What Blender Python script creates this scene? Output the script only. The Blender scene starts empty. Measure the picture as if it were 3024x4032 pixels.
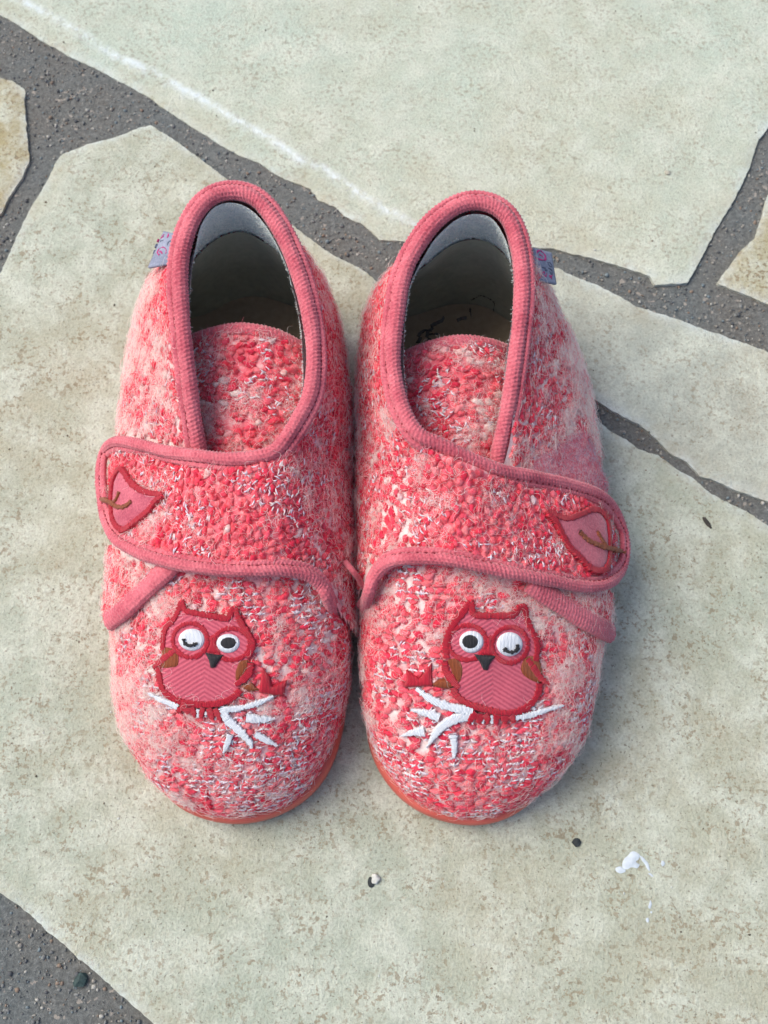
import bpy, bmesh, math, random
import numpy as np
from mathutils import Vector, noise as mnoise
from mathutils.bvhtree import BVHTree
from mathutils.geometry import delaunay_2d_cdt

random.seed(7); rng = np.random.default_rng(7)
S = 0.01                      # everything below is written in centimetres
scene = bpy.context.scene
COL = scene.collection

# ---------------------------------------------------------------- camera, sky, sun, exposure
CAM_H, CAM_T, HALF = 31.5, math.radians(18.0), math.radians(27.0)
FPX = 2016 / math.tan(HALF)
cam = bpy.data.cameras.new('camera')
cam.sensor_fit = 'VERTICAL'; cam.sensor_height = 24.0
cam.lens = 12.0 / math.tan(HALF)
cam.clip_start = 0.01; cam.clip_end = 100
co = bpy.data.objects.new('camera', cam); COL.objects.link(co)
co.location = (0, 0, CAM_H * S); co.rotation_euler = (CAM_T, 0, 0)
cam.dof.use_dof = True; cam.dof.focus_distance = 0.275; cam.dof.aperture_fstop = 16
scene.camera = co

SUN_EL, SUN_AZ = math.radians(52), math.radians(-72)      # light from the upper left
w = bpy.data.worlds.new('World'); scene.world = w; w.use_nodes = True
wn = w.node_tree.nodes; wn.clear()
sky = wn.new('ShaderNodeTexSky'); sky.sky_type = 'NISHITA'; sky.sun_disc = False
sky.sun_elevation = SUN_EL; sky.sun_rotation = SUN_AZ
sky.air_density = 1.0; sky.dust_density = 3.5; sky.ozone_density = 0.8
bg = wn.new('ShaderNodeBackground'); bg.inputs[1].default_value = 0.14
wo = wn.new('ShaderNodeOutputWorld')
w.node_tree.links.new(sky.outputs[0], bg.inputs[0]); w.node_tree.links.new(bg.outputs[0], wo.inputs[0])
sl = bpy.data.lights.new('sun', 'SUN'); sl.energy = 1.75; sl.angle = math.radians(42); sl.color = (1.0, 0.975, 0.88)
so = bpy.data.objects.new('sun', sl); COL.objects.link(so)
_d = Vector((math.sin(SUN_AZ) * math.cos(SUN_EL), math.cos(SUN_AZ) * math.cos(SUN_EL), math.sin(SUN_EL)))
so.rotation_euler = _d.to_track_quat('Z', 'Y').to_euler(); so.location = _d * 2
scene.view_settings.view_transform = 'Standard'; scene.view_settings.look = 'None'
scene.view_settings.exposure = 0.42; scene.view_settings.gamma = 1.0

# ---------------------------------------------------------------- small helpers
CP = np.array([0.0, 0.0, CAM_H])
FW = np.array([0, math.sin(CAM_T), -math.cos(CAM_T)]); UP = np.array([0, math.cos(CAM_T), math.sin(CAM_T)]); RT = np.array([1.0, 0, 0])
def ray(px, py):
    d = FW + RT * (px - 1512) / FPX + UP * (2016 - py) / FPX
    return d / np.linalg.norm(d)
def un(px, py, z):
    d = ray(px, py); return CP + d * (z - CAM_H) / d[2]
def proj(P):
    Q = np.asarray(P) - CP; dz = Q @ FW
    return np.stack([1512 + FPX * (Q @ RT) / dz, 2016 - FPX * (Q @ UP) / dz], -1)
# measuring frames of the reference: origin and scale
CR = dict(D=(0, 0, 0.548611), C1=(380, 650, 1.5505), C2=(1350, 700, 1.3825), C3=(350, 1650, 1.5082), C4=(1350, 1750, 1.3825),
          C5=(380, 2300, 1.5505), C6=(1350, 2300, 1.4426), C7=(0, 0, 1.0972), C8=(1512, 0, 1.0972), B1=(0, 3200, 1.0972),
          B2=(1512, 3200, 1.0972), B3=(2200, 900, 1.5801), O1=(600, 2330, 3.0164), O2=(1580, 2330, 2.4761),
          T1=(560, 850, 6.9125), T2=(2060, 920, 8.295), I2=(1600, 1000, 3.318))
def px(c, pts):
    x0, y0, s = CR[c]
    return np.array([[x0 + p[0] / s, y0 + p[1] / s] for p in pts], float)
def lin(r, g, b):
    f = lambda c: c / 255 / 12.92 if c <= 10.3 else ((c / 255 + 0.055) / 1.055) ** 2.4
    return (f(r), f(g), f(b), 1.0)
def nz(p, s, seed=0.0): return mnoise.noise(Vector((p[0] * s + seed, p[1] * s - seed * 1.7, (p[2] if len(p) > 2 else 0) * s + seed * 0.6)))
def unit(a): return a / np.maximum(np.linalg.norm(a, axis=-1, keepdims=True), 1e-9)
def inpoly(P, poly):
    x, y = P[:, 0], P[:, 1]; r = np.zeros(len(P), bool); n = len(poly)
    for i in range(n):
        x1, y1 = poly[i]; x2, y2 = poly[(i + 1) % n]
        c = ((y1 > y) != (y2 > y))
        r ^= c & (x < (x2 - x1) * (y - y1) / (y2 - y1 + 1e-12) + x1)
    return r
def segdist(P, poly, closed=True):
    d = np.full(len(P), 1e9); n = len(poly)
    for i in range(n if closed else n - 1):
        a, b = poly[i], poly[(i + 1) % n]; ab = b - a
        t = np.clip(((P - a) @ ab) / max(ab @ ab, 1e-12), 0, 1)
        d = np.minimum(d, np.linalg.norm(P - a - t[:, None] * ab, axis=1))
    return d
def spline(P, n, closed=False):
    """Catmull-Rom through P (any dimension), resampled to n points evenly by length"""
    P = np.asarray(P, float); m = len(P); out = []
    for i in range(m if closed else m - 1):
        g = (lambda k: P[k % m]) if closed else (lambda k: P[min(max(k, 0), m - 1)])
        a, b, c, d = g(i - 1), g(i), g(i + 1), g(i + 2)
        for t in np.linspace(0, 1, 24, endpoint=False):
            out.append(0.5 * (2 * b + (c - a) * t + (2 * a - 5 * b + 4 * c - d) * t * t + (3 * b - a - 3 * c + d) * t ** 3))
    out.append(P[0] if closed else P[-1]); out = np.array(out)
    L = np.r_[0, np.cumsum(np.linalg.norm(np.diff(out, axis=0), axis=1))]
    q = np.linspace(0, L[-1], n + 1)[:-1] if closed else np.linspace(0, L[-1], n)
    return np.stack([np.interp(q, L, out[:, k]) for k in range(P.shape[1])], 1)
def plen(P): return np.linalg.norm(np.diff(P, axis=0), axis=1).sum()

def mesh_obj(name, V, F, mat, parent=None, origin=None, smooth=True, uv=None, col=None, kind=None):
    V = np.asarray(V, float); o0 = np.zeros(3) if origin is None else np.asarray(origin)
    me = bpy.data.meshes.new(name)
    F = np.asarray(F, dtype=np.int32) if not isinstance(F, list) else F
    if isinstance(F, np.ndarray):
        k = F.shape[1]; me.vertices.add(len(V)); me.loops.add(F.size); me.polygons.add(len(F))
        me.vertices.foreach_set('co', ((V - o0) * S).ravel())
        me.loops.foreach_set('vertex_index', F.ravel())
        me.polygons.foreach_set('loop_start', np.arange(0, F.size, k, dtype=np.int32))
        me.update(calc_edges=True)
    else:
        me.from_pydata([tuple(v) for v in (V - o0) * S], [], F)
    if smooth: me.polygons.foreach_set('use_smooth', np.ones(len(me.polygons), bool))
    if uv is not None:
        li = np.zeros(len(me.loops), np.int32); me.loops.foreach_get('vertex_index', li)
        l = me.uv_layers.new(name='UVMap'); l.data.foreach_set('uv', np.asarray(uv)[li].ravel())
    if col is not None:
        a = me.color_attributes.new('col', 'FLOAT_COLOR', 'POINT'); a.data.foreach_set('color', np.asarray(col, float).ravel())
    me.materials.append(mat); me.validate(); me.update()
    o = bpy.data.objects.new(name, me); COL.objects.link(o)
    if parent is not None: o.parent = parent
    if kind: o['kind'] = kind
    return o
def empty(name, loc, **kw):
    o = bpy.data.objects.new(name, None); COL.objects.link(o); o.location = [c * S for c in loc]; o.empty_display_size = 0.02
    for k, v in kw.items(): o[k] = v
    return o

# ---------------------------------------------------------------- materials
def new_mat(name, rough=0.9, sheen=0.0, spec=0.3):
    m = bpy.data.materials.new(name); m.use_nodes = True
    b = m.node_tree.nodes['Principled BSDF']; b.inputs['Roughness'].default_value = rough
    b.inputs['Specular IOR Level'].default_value = spec
    b.inputs['Sheen Weight'].default_value = sheen
    return m, m.node_tree.nodes, m.node_tree.links, b
def N(nodes, t, **kw):
    n = nodes.new(t)
    for k, v in kw.items():
        if k in n.inputs.keys(): n.inputs[k].default_value = v
        else: setattr(n, k, v)
    return n
def ramp(nodes, stops):
    r = nodes.new('ShaderNodeValToRGB'); e = r.color_ramp.elements
    while len(e) < len(stops): e.new(0.5)
    for i, (p, c) in enumerate(stops): e[i].position = p; e[i].color = c
    return r
def noise_tex(nd, lk, scale, detail=4, rough=0.55, coord='Object'):
    tc = nd.new('ShaderNodeTexCoord'); n = N(nd, 'ShaderNodeTexNoise', Scale=scale, Detail=detail, Roughness=rough)
    lk.new(tc.outputs[coord], n.inputs['Vector']); return n
def mixc(nd, lk, fac, a, b, mode='MIX'):
    m = nd.new('ShaderNodeMix'); m.data_type = 'RGBA'; m.blend_type = mode
    for s, v in ((0, fac), (6, a), (7, b)):
        if hasattr(v, 'is_linked'): lk.new(v, m.inputs[s])
        else: m.inputs[s].default_value = v
    return m.outputs[2]
def bump(nd, lk, b, height, strength, dist):
    bp = N(nd, 'ShaderNodeBump', Strength=strength, Distance=dist); lk.new(height, bp.inputs['Height']); lk.new(bp.outputs[0], b.inputs['Normal'])

def cloth_mat(name, c1, c2, scale=900, sheen=0.3, bs=0.6, bd=0.0004, rough=0.95):
    m, nd, lk, b = new_mat(name, rough, sheen, 0.15)
    n = noise_tex(nd, lk, scale, 3); n2 = noise_tex(nd, lk, scale * 0.08, 3)
    r = ramp(nd, [(0.35, c1), (0.68, c2)])
    ad = nd.new('ShaderNodeMath'); ad.operation = 'MULTIPLY_ADD'; ad.inputs[1].default_value = 0.5; lk.new(n.outputs[0], ad.inputs[0])
    h = nd.new('ShaderNodeMath'); h.operation = 'MULTIPLY'; h.inputs[1].default_value = 0.5; lk.new(n2.outputs[0], h.inputs[0]); lk.new(h.outputs[0], ad.inputs[2])
    lk.new(ad.outputs[0], r.inputs[0]); lk.new(r.outputs[0], b.inputs['Base Color'])
    bump(nd, lk, b, n.outputs[0], bs, bd); return m
def attr_mat(name, rough=0.95, sheen=0.3, vary=0.25, scale=1600, bd=0.0003):
    m, nd, lk, b = new_mat(name, rough, sheen, 0.12)
    at = nd.new('ShaderNodeAttribute'); at.attribute_name = 'col'
    n = noise_tex(nd, lk, scale, 2)
    r = ramp(nd, [(0.3, (1 - vary, 1 - vary, 1 - vary, 1)), (0.7, (1, 1, 1, 1))]); lk.new(n.outputs[0], r.inputs[0])
    lk.new(mixc(nd, lk, 1.0, at.outputs['Color'], r.outputs[0], 'MULTIPLY'), b.inputs['Base Color'])
    if bd: bump(nd, lk, b, n.outputs[0], 0.6, bd)
    return m
def thread_mat(name, c1, c2, freq=260, axis='X', rough=0.45, spec=0.45):
    """satin stitch: fine threads side by side along the uv"""
    m, nd, lk, b = new_mat(name, rough, 0.1, spec)
    uv = nd.new('ShaderNodeUVMap'); wv = N(nd, 'ShaderNodeTexWave', Scale=9.0, Distortion=1.6, Detail=1.5)
    wv.inputs['Detail Scale'].default_value = 1.2
    wv.bands_direction = axis; lk.new(uv.outputs[0], wv.inputs['Vector'])
    r = ramp(nd, [(0.1, c1), (0.8, c2)]); lk.new(wv.outputs[1], r.inputs[0]); lk.new(r.outputs[0], b.inputs['Base Color'])
    bump(nd, lk, b, wv.outputs[1], 0.7, 0.0003); return m

M = {}
M['binding'] = cloth_mat('pink_knit_binding', lin(174, 72, 88), lin(226, 126, 136), 1500, 0.35)
M['fabric'] = None
def fabric_mat(pale=False):
    m, nd, lk, b = new_mat('boucle_ground_knit', 0.95, 0.3, 0.1)
    n = noise_tex(nd, lk, 420, 3); n2 = noise_tex(nd, lk, 70, 3)
    r = ramp(nd, [(0.31, lin(84, 62, 70)), (0.37, lin(216, 180, 180) if pale else lin(206, 110, 122)), (0.55, lin(236, 212, 208) if pale else lin(230, 140, 146)), (0.68, lin(246, 226, 220))])
    lk.new(n.outputs[0], r.inputs[0])
    r2 = ramp(nd, [(0.42, lin(222, 104, 120)), (0.56, lin(238, 222, 216))] if pale else [(0.54, lin(224, 86, 104)), (0.7, lin(240, 214, 210))]); lk.new(n2.outputs[0], r2.inputs[0])
    lk.new(mixc(nd, lk, 0.5, r.outputs[0], r2.outputs[0]), b.inputs['Base Color'])
    bump(nd, lk, b, n.outputs[0], 0.9, 0.0008); return m
M['fabric'] = fabric_mat(); M['fabric_pale'] = fabric_mat(True)
M['yarn'] = attr_mat('boucle_yarn', 0.95, 0.35, 0.3, 1300, 0.0004)
M['fuzz'] = bpy.data.materials.new('mohair_fibre'); M['fuzz'].use_nodes = True
_nd, _lk = M['fuzz'].node_tree.nodes, M['fuzz'].node_tree.links; _nd.clear()
_at = _nd.new('ShaderNodeAttribute'); _at.attribute_name = 'col'
_df = _nd.new('ShaderNodeBsdfDiffuse'); _tr = _nd.new('ShaderNodeBsdfTranslucent'); _mx = _nd.new('ShaderNodeMixShader'); _mx.inputs[0].default_value = .5; _ot = _nd.new('ShaderNodeOutputMaterial')
_lk.new(_at.outputs['Color'], _df.inputs[0]); _lk.new(_at.outputs['Color'], _tr.inputs[0]); _lk.new(_df.outputs[0], _mx.inputs[1]); _lk.new(_tr.outputs[0], _mx.inputs[2]); _lk.new(_mx.outputs[0], _ot.inputs[0])
M['stitch'] = cloth_mat('dark_red_thread', lin(118, 34, 48), lin(152, 54, 66), 2000, 0.1)
M['terry'] = cloth_mat('pale_terry_lining', lin(214, 224, 222), lin(246, 250, 246), 1100, 0.3, 1.0, 0.0012)
M['lining'] = cloth_mat('olive_grey_lining', lin(148, 150, 132), lin(172, 172, 154), 500, 0.1)
M['insole'] = cloth_mat('brown_grey_insole', lin(140, 124, 104), lin(160, 144, 124), 500, 0.1)
M['red'] = thread_mat('red_satin_thread', lin(150, 10, 34), lin(204, 26, 54), 230)
M['brown'] = thread_mat('brown_satin_thread', lin(112, 46, 16), lin(160, 80, 36), 200)
M['white'] = thread_mat('white_satin_thread', lin(206, 214, 226), lin(250, 252, 255), 230)
M['black'] = thread_mat('black_thread', lin(16, 15, 18), lin(46, 44, 50), 230, rough=0.6)
def herring():
    m, nd, lk, b = new_mat('pink_herringbone_patch', 0.95, 0.4, 0.1)
    uv = nd.new('ShaderNodeUVMap'); sp = nd.new('ShaderNodeSeparateXYZ'); lk.new(uv.outputs[0], sp.inputs[0])
    ab = N(nd, 'ShaderNodeMath', operation='ABSOLUTE'); lk.new(sp.outputs[0], ab.inputs[0])
    cb = nd.new('ShaderNodeCombineXYZ'); ma = N(nd, 'ShaderNodeMath', operation='MULTIPLY_ADD'); ma.inputs[1].default_value = 0.62
    lk.new(ab.outputs[0], ma.inputs[0]); lk.new(sp.outputs[1], ma.inputs[2]); lk.new(ma.outputs[0], cb.inputs[0]); lk.new(sp.outputs[0], cb.inputs[1])
    wv = N(nd, 'ShaderNodeTexWave', Scale=2.5, Distortion=1.2, Detail=2.0); wv.inputs['Detail Scale'].default_value = 3.0; lk.new(cb.outputs[0], wv.inputs['Vector'])
    n = noise_tex(nd, lk, 1500, 2)
    r = ramp(nd, [(0.1, lin(160, 62, 82)), (0.85, lin(208, 102, 118))])
    av = mixc(nd, lk, 0.55, wv.outputs[0], n.outputs[0]); lk.new(av, r.inputs[0]); lk.new(r.outputs[0], b.inputs['Base Color'])
    bump(nd, lk, b, av, 0.5, 0.0004); return m
M['herring'] = herring()
M['leaf'] = cloth_mat('pink_felt_patch', lin(160, 64, 84), lin(212, 112, 126), 1500, 0.4)
M['velcro'] = cloth_mat('worn_loop_patch', lin(196, 100, 118), lin(216, 170, 178), 700, 0.3)
M['tag'] = cloth_mat('grey_woven_label', lin(112, 118, 138), lin(156, 162, 182), 1700, 0.1)
M['tagpink'] = cloth_mat('magenta_label_thread', lin(170, 40, 110), lin(196, 64, 130), 1500, 0.1)
M['taggrey'] = cloth_mat('dark_label_thread', lin(84, 92, 112), lin(104, 112, 132), 1500, 0.1)
M['ink'] = cloth_mat('black_ink', lin(60, 58, 56), lin(84, 82, 78), 500, 0)
def sole_mat():
    m, nd, lk, b = new_mat('coral_rubber', 0.42, 0.0, 0.4)
    n = noise_tex(nd, lk, 60, 4); r = ramp(nd, [(0.3, lin(184, 80, 68)), (0.7, lin(206, 102, 88))]); lk.new(n.outputs[0], r.inputs[0]); lk.new(r.outputs[0], b.inputs['Base Color'])
    n2 = noise_tex(nd, lk, 500, 3); bump(nd, lk, b, n2.outputs[0], 0.2, 0.0003); return m
M['sole'] = sole_mat()

def stone_mat(name, tint, tan, speck, seed):
    m, nd, lk, b = new_mat(name, 0.72, 0, 0.3)
    tc = nd.new('ShaderNodeTexCoord'); mp = N(nd, 'ShaderNodeMapping'); mp.inputs['Location'].default_value = (seed, seed * 2.3, seed * .7)
    lk.new(tc.outputs['Object'], mp.inputs[0])
    def nt(s, d=5, r=0.6):
        n = N(nd, 'ShaderNodeTexNoise', Scale=s, Detail=d, Roughness=r); lk.new(mp.outputs[0], n.inputs['Vector']); return n.outputs[0]
    def rp(src, st): r = ramp(nd, st); lk.new(src, r.inputs[0]); return r.outputs[0]
    big = nt(9, 8, .72); mid = nt(70, 8, .72); fine = nt(1100, 4, .8); sp1 = nt(640, 3, .6); sp2 = nt(900, 2, .5)
    base = mixc(nd, lk, rp(big, [(0.40, (0, 0, 0, 1)), (0.66, (.8, .8, .8, 1))]), tint, tan)
    base = mixc(nd, lk, rp(mid, [(0.44, (0, 0, 0, 1)), (0.62, (.8, .8, .8, 1))]), base, lin(220, 224, 208))
    base = mixc(nd, lk, 1.0, base, rp(fine, [(0.3, (.70, .70, .68, 1)), (0.58, (1, 1, 1, 1))]), 'MULTIPLY')
    W = (1, 1, 1, 1); K = (0, 0, 0, 1)
    clus = rp(nt(55, 5, .7), [(0.40, K), (0.58, W)])                               # rusty specks gather in clusters
    s = rp(sp1, [(0.535, K), (0.61, W)])
    f = mixc(nd, lk, 1.0, s, clus, 'MULTIPLY'); f = mixc(nd, lk, 1.0, f, (speck, speck, speck, 1), 'MULTIPLY')
    base = mixc(nd, lk, f, base, lin(136, 114, 84))
    s2 = rp(sp2, [(0.64, K), (0.70, W)]); s2 = mixc(nd, lk, 1.0, s2, (speck, speck, speck, 1), 'MULTIPLY')
    base = mixc(nd, lk, s2, base, lin(112, 102, 86))
    s3 = rp(nt(300, 4, .7), [(0.72, K), (0.76, W)])
    base = mixc(nd, lk, s3, base, lin(66, 64, 58))
    at = nd.new('ShaderNodeAttribute'); at.attribute_name = 'col'
    spx = nd.new('ShaderNodeSeparateColor'); lk.new(at.outputs['Color'], spx.inputs[0])
    cr = mixc(nd, lk, 1.0, spx.outputs[0], rp(nt(150, 7, .8), [(0.38, K), (0.60, W)]), 'MULTIPLY')
    base = mixc(nd, lk, cr, base, lin(224, 234, 234))
    eg = mixc(nd, lk, 1.0, spx.outputs[1], rp(nt(60, 4, .7), [(0.42, K), (0.7, W)]), 'MULTIPLY')
    base = mixc(nd, lk, eg, base, lin(180, 166, 130))
    lk.new(base, b.inputs['Base Color'])
    hh = N(nd, 'ShaderNodeMath', operation='MULTIPLY_ADD'); hh.inputs[1].default_value = 0.6; lk.new(fine, hh.inputs[0]); lk.new(mid, hh.inputs[2])
    bump(nd, lk, b, hh.outputs[0], 0.9, 0.0014); return m
def mortar_mat():
    m, nd, lk, b = new_mat('grey_mortar', 0.95, 0, 0.2)
    n = noise_tex(nd, lk, 620, 6, .85); n1 = noise_tex(nd, lk, 22, 5); n3 = noise_tex(nd, lk, 420, 2, .5)
    r = ramp(nd, [(0.28, lin(58, 60, 60)), (0.5, lin(116, 119, 117)), (0.70, lin(166, 168, 164))]); lk.new(n.outputs[0], r.inputs[0])
    r1 = ramp(nd, [(0.4, lin(122, 112, 100)), (0.62, lin(110, 119, 120))]); lk.new(n1.outputs[0], r1.inputs[0])
    c = mixc(nd, lk, 0.33, r.outputs[0], r1.outputs[0])
    r3 = ramp(nd, [(0.67, (0, 0, 0, 1)), (0.71, (1, 1, 1, 1))]); lk.new(n3.outputs[0], r3.inputs[0])
    c = mixc(nd, lk, r3.outputs[0], c, lin(168, 160, 150)); lk.new(c, b.inputs['Base Color'])
    bump(nd, lk, b, n.outputs[0], 0.9, 0.0012); return m
M['mortar'] = mortar_mat()
M['paint'] = cloth_mat('white_paint', lin(184, 194, 202), lin(214, 222, 228), 500, 0)
def rock_mat(name, c1, c2):
    m, nd, lk, b = new_mat(name, 0.7, 0, 0.4); n = noise_tex(nd, lk, 700, 4)
    r = ramp(nd, [(0.3, c1), (0.7, c2)]); lk.new(n.outputs[0], r.inputs[0]); lk.new(r.outputs[0], b.inputs['Base Color']); bump(nd, lk, b, n.outputs[0], .5, .0005); return m

# ---------------------------------------------------------------- pavement: mortar bed and flagstones
pave = empty('pavement', (0, 10, 0), kind='structure', label='crazy paving of pale speckled flagstones set in grey mortar')
PO = np.array([0, 10, 0])
g = np.linspace(-150, 150, 61)
g = np.unique(np.r_[g, np.linspace(-22, 22, 177)])
GX, GY = np.meshgrid(g, g + 10)
mz = np.array([-0.15 + 0.025 * nz((x, y), .35) + 0.02 * nz((x, y), 2.2, 5) for x, y in zip(GX.ravel(), GY.ravel())])
n = len(g); I = np.arange(n * n).reshape(n, n)
mesh_obj('mortar', np.stack([GX.ravel(), GY.ravel(), mz], 1), np.stack([I[:-1, :-1], I[:-1, 1:], I[1:, 1:], I[1:, :-1]], -1).reshape(-1, 4), M['mortar'], pave, PO)

def flag(outline, mat, seed, ridge=None, step=0.1, grid=0.26, z0=0.0, jag=0.05):
    P = []
    m = len(outline)
    for i in range(m):
        a, b = outline[i], outline[(i + 1) % m]; L = np.linalg.norm(b - a); inview = min(abs(a[0]), abs(b[0])) < 18
        k = max(1, int(L / (0.11 if inview else 1.2)))
        for t in range(k): P.append(a + (b - a) * t / k)
    P = np.array(P); c = P.mean(0)
    nd_ = np.roll(P, -1, 0) - np.roll(P, 1, 0); nd_ = unit(np.stack([-nd_[:, 1], nd_[:, 0]], 1))
    P = P + nd_ * np.array([jag * (.9 * nz(p, 1.1, seed) + .5 * nz(p, 4.5, seed + 3) + .6 * nz(p, 14, seed + 5)) for p in P])[:, None]
    lo, hi = P.min(0), P.max(0)
    gx = np.arange(lo[0], hi[0], grid); gy = np.arange(lo[1], hi[1], grid)
    G = np.stack(np.meshgrid(gx, gy), -1).reshape(-1, 2); G += rng.uniform(-.3, .3, G.shape) * grid
    far = (np.abs(G[:, 0]) > 17) | (G[:, 1] > 33) | (G[:, 1] < -7)
    G = G[~far | (rng.random(len(G)) < 0.06)]
    G = G[inpoly(G, P)]; dG = segdist(G, P); G = G[dG > 0.12]
    if ridge is not None:
        rs = spline(ridge, int(plen(ridge) / .1)); rs = rs + np.array([[.05 * nz(p, 3, 1), .07 * nz(p, 3, 7) + .05 * nz(p, 9, 3)] for p in rs]); ridge = rs
        ex = np.r_[rs + [.02, .035], rs - [.02, .035], rs + [.08, .14], rs - [.08, .14]]; ex = ex[inpoly(ex, P)]; ex = ex[segdist(ex, P) > .15]
        G = np.r_[G[segdist(G, rs, False) > .2], ex]
    allp = np.r_[P, G]
    res = delaunay_2d_cdt([Vector(p) for p in allp], [], [list(range(len(P)))], 1, 1e-5)
    V2 = np.array([tuple(v) for v in res[0]]); F = [list(f) for f in res[2]]
    d = segdist(V2, P); tr = np.clip(d / 0.16, 0, 1)
    z = z0 - 0.03 * (1 - tr) ** 2 + np.array([0.035 * nz(p, .45, seed) + 0.014 * nz(p, 2.2, seed + 9) + .008 * nz(p, 6, seed + 2) for p in V2])
    col = np.zeros((len(V2), 4)); col[:, 3] = 1
    col[:, 1] = np.clip(1 - d / 0.9, 0, 1) * 0.45
    if ridge is not None:
        dr = segdist(V2, ridge, False)
        # signed side of the ridge: the strip nearest the joint is the lower layer
        jn = np.array([int(np.argmin((((ridge[:-1] + ridge[1:]) / 2 - p) ** 2).sum(1))) for p in V2])
        e = ridge[jn + 1] - ridge[jn]; r_ = V2 - ridge[jn]; sd = np.sign(e[:, 0] * r_[:, 1] - e[:, 1] * r_[:, 0])
        sgn = sd * dr
        z += np.where(V2[:, 0] < 8, -step * (1 - 1 / (1 + np.exp(-sgn / 0.03))), 0)
        col[:, 0] = np.exp(-((sgn + 0.05) / 0.13) ** 2) * (V2[:, 0] < 6) * 1.25
        col[:, 0] += np.exp(-(d / .25) ** 2) * 0.5
    else:
        col[:, 0] = np.exp(-(d / .2) ** 2) * 0.6
    # skirt
    nb = len(V2); V = np.c_[V2, z]
    edge = {}
    for f in F:
        for a, b in zip(f, f[1:] + f[:1]): edge[(a, b)] = 1
    sk = [(a, b) for (a, b) in edge if (b, a) not in edge]
    low = {}
    Vl = V.tolist(); cl = col.tolist()
    for a, b in sk:
        for q in (a, b):
            if q not in low: low[q] = len(Vl); Vl.append([V[q][0], V[q][1], V[q][2]]); cl.append(cl[q]); Vl.append([V[q][0], V[q][1], -1.2]); cl.append(cl[q])
        F.append([low[b], low[a], low[a] + 1, low[b] + 1])
    return mesh_obj('flagstone', Vl, F, mat, pave, PO, col=cl)
W = lambda c, pts: np.array([un(p[0], p[1], 0)[:2] for p in px(c, pts)])
CREAM = (lin(200, 203, 188), lin(188, 182, 162))
mA = stone_mat('pale_flagstone', lin(200, 212, 196), lin(207, 203, 180), 0.42, 0.1)
mB = stone_mat('speckled_flagstone', lin(188, 196, 178), lin(195, 188, 163), 0.6, 0.7)
mC = stone_mat('buff_flagstone', lin(190, 195, 182), lin(196, 187, 165), 0.45, 1.3)
mE = stone_mat('yellow_flagstone', lin(184, 176, 142), lin(174, 158, 116), 0.8, 2.1)
low_edge = np.r_[W('C7', [(0, 60), (90, 110), (200, 180), (330, 250), (470, 320), (570, 375), (640, 410), (720, 470), (800, 520), (860, 560), (930, 605), (1030, 660), (1120, 700), (1230, 770), (1340, 810), (1370, 855), (1450, 890), (1500, 930), (1560, 960), (1640, 1030)]),
                 W('C8', [(735, 1070), (880, 1110), (1060, 1160), (1150, 1190), (1170, 1230), (1310, 1220), (1370, 1120), (1450, 970), (1520, 850), (1580, 720), (1620, 600), (1659, 550)])]
stA = np.r_[np.array([[-26, 37.5]]), low_edge, np.array([[18.5, 33.5], [20, 52], [2, 58], [-20, 54]])]
ridge = np.r_[W('C7', [(20, -60), (110, 0), (200, 50), (330, 120), (450, 200), (540, 250), (640, 290), (720, 330), (800, 380), (900, 430), (1000, 500), (1100, 550), (1200, 610), (1300, 680), (1400, 720), (1520, 800), (1659, 890)]), W('C8', [(60, 920), (130, 960), (400, 1090)])]
flag(stA, mA, 1.0, ridge, 0.075)
stB = np.r_[W('C7', [(0, 1175), (60, 1050), (130, 900), (210, 770), (240, 700), (270, 665), (390, 620), (500, 590), (600, 550), (650, 540), (780, 620), (900, 710), (1000, 790), (1160, 890), (1280, 985), (1340, 1030), (1450, 1110), (1560, 1160), (1620, 1210), (1659, 1240)]),
            W('D', [(860, 600), (1000, 690), (1150, 780), (1260, 850)]),
            W('B3', [(270, 1210), (330, 1260), (420, 1310), (500, 1370), (620, 1410), (740, 1500), (850, 1560), (950, 1650), (1050, 1700), (1150, 1750), (1302, 1850)]),
            np.array([[24, 3], [23, -14], [4, -17]]), W('B1', [(665, 913), (570, 830), (430, 710), (330, 620), (220, 530), (100, 420), (0, 345)]), np.array([[-15.5, 2.6], [-22, 8], [-20.5, 12]])]
stB_obj = flag(stB[::-1] if False else stB, mB, 2.0)
stC = np.r_[W('D', [(930, 600)]), W('B3', [(0, 245), (130, 310), (270, 365), (390, 420), (480, 480), (610, 520), (760, 570), (860, 610), (1000, 650), (1130, 700), (1302, 770)]), np.array([[26, 12.5], [27, 5.2]]),
            W('B3', [(1302, 1700), (1130, 1640), (1000, 1580), (880, 1540), (800, 1450), (700, 1400), (590, 1290), (500, 1215), (420, 1180), (330, 1130), (230, 1060)]), W('D', [(1150, 760), (1020, 670)])]
flag(stC, mC, 3.0)
stE = np.r_[W('C7', [(0, 335), (50, 345), (110, 385), (105, 450), (110, 560), (125, 690), (90, 770), (50, 830), (0, 920)]), np.array([[-18.5, 18.5], [-25, 20], [-27, 27], [-20, 28.5]])]
flag(stE, mE, 4.0)
stF = np.r_[W('C8', [(1659, 840), (1630, 950), (1600, 1030), (1540, 1080), (1480, 1170), (1440, 1220), (1560, 1270), (1659, 1310)]), np.array([[24, 14.6], [34, 16], [36, 30], [22, 31]])]
flag(stF, mE, 5.0)
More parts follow.
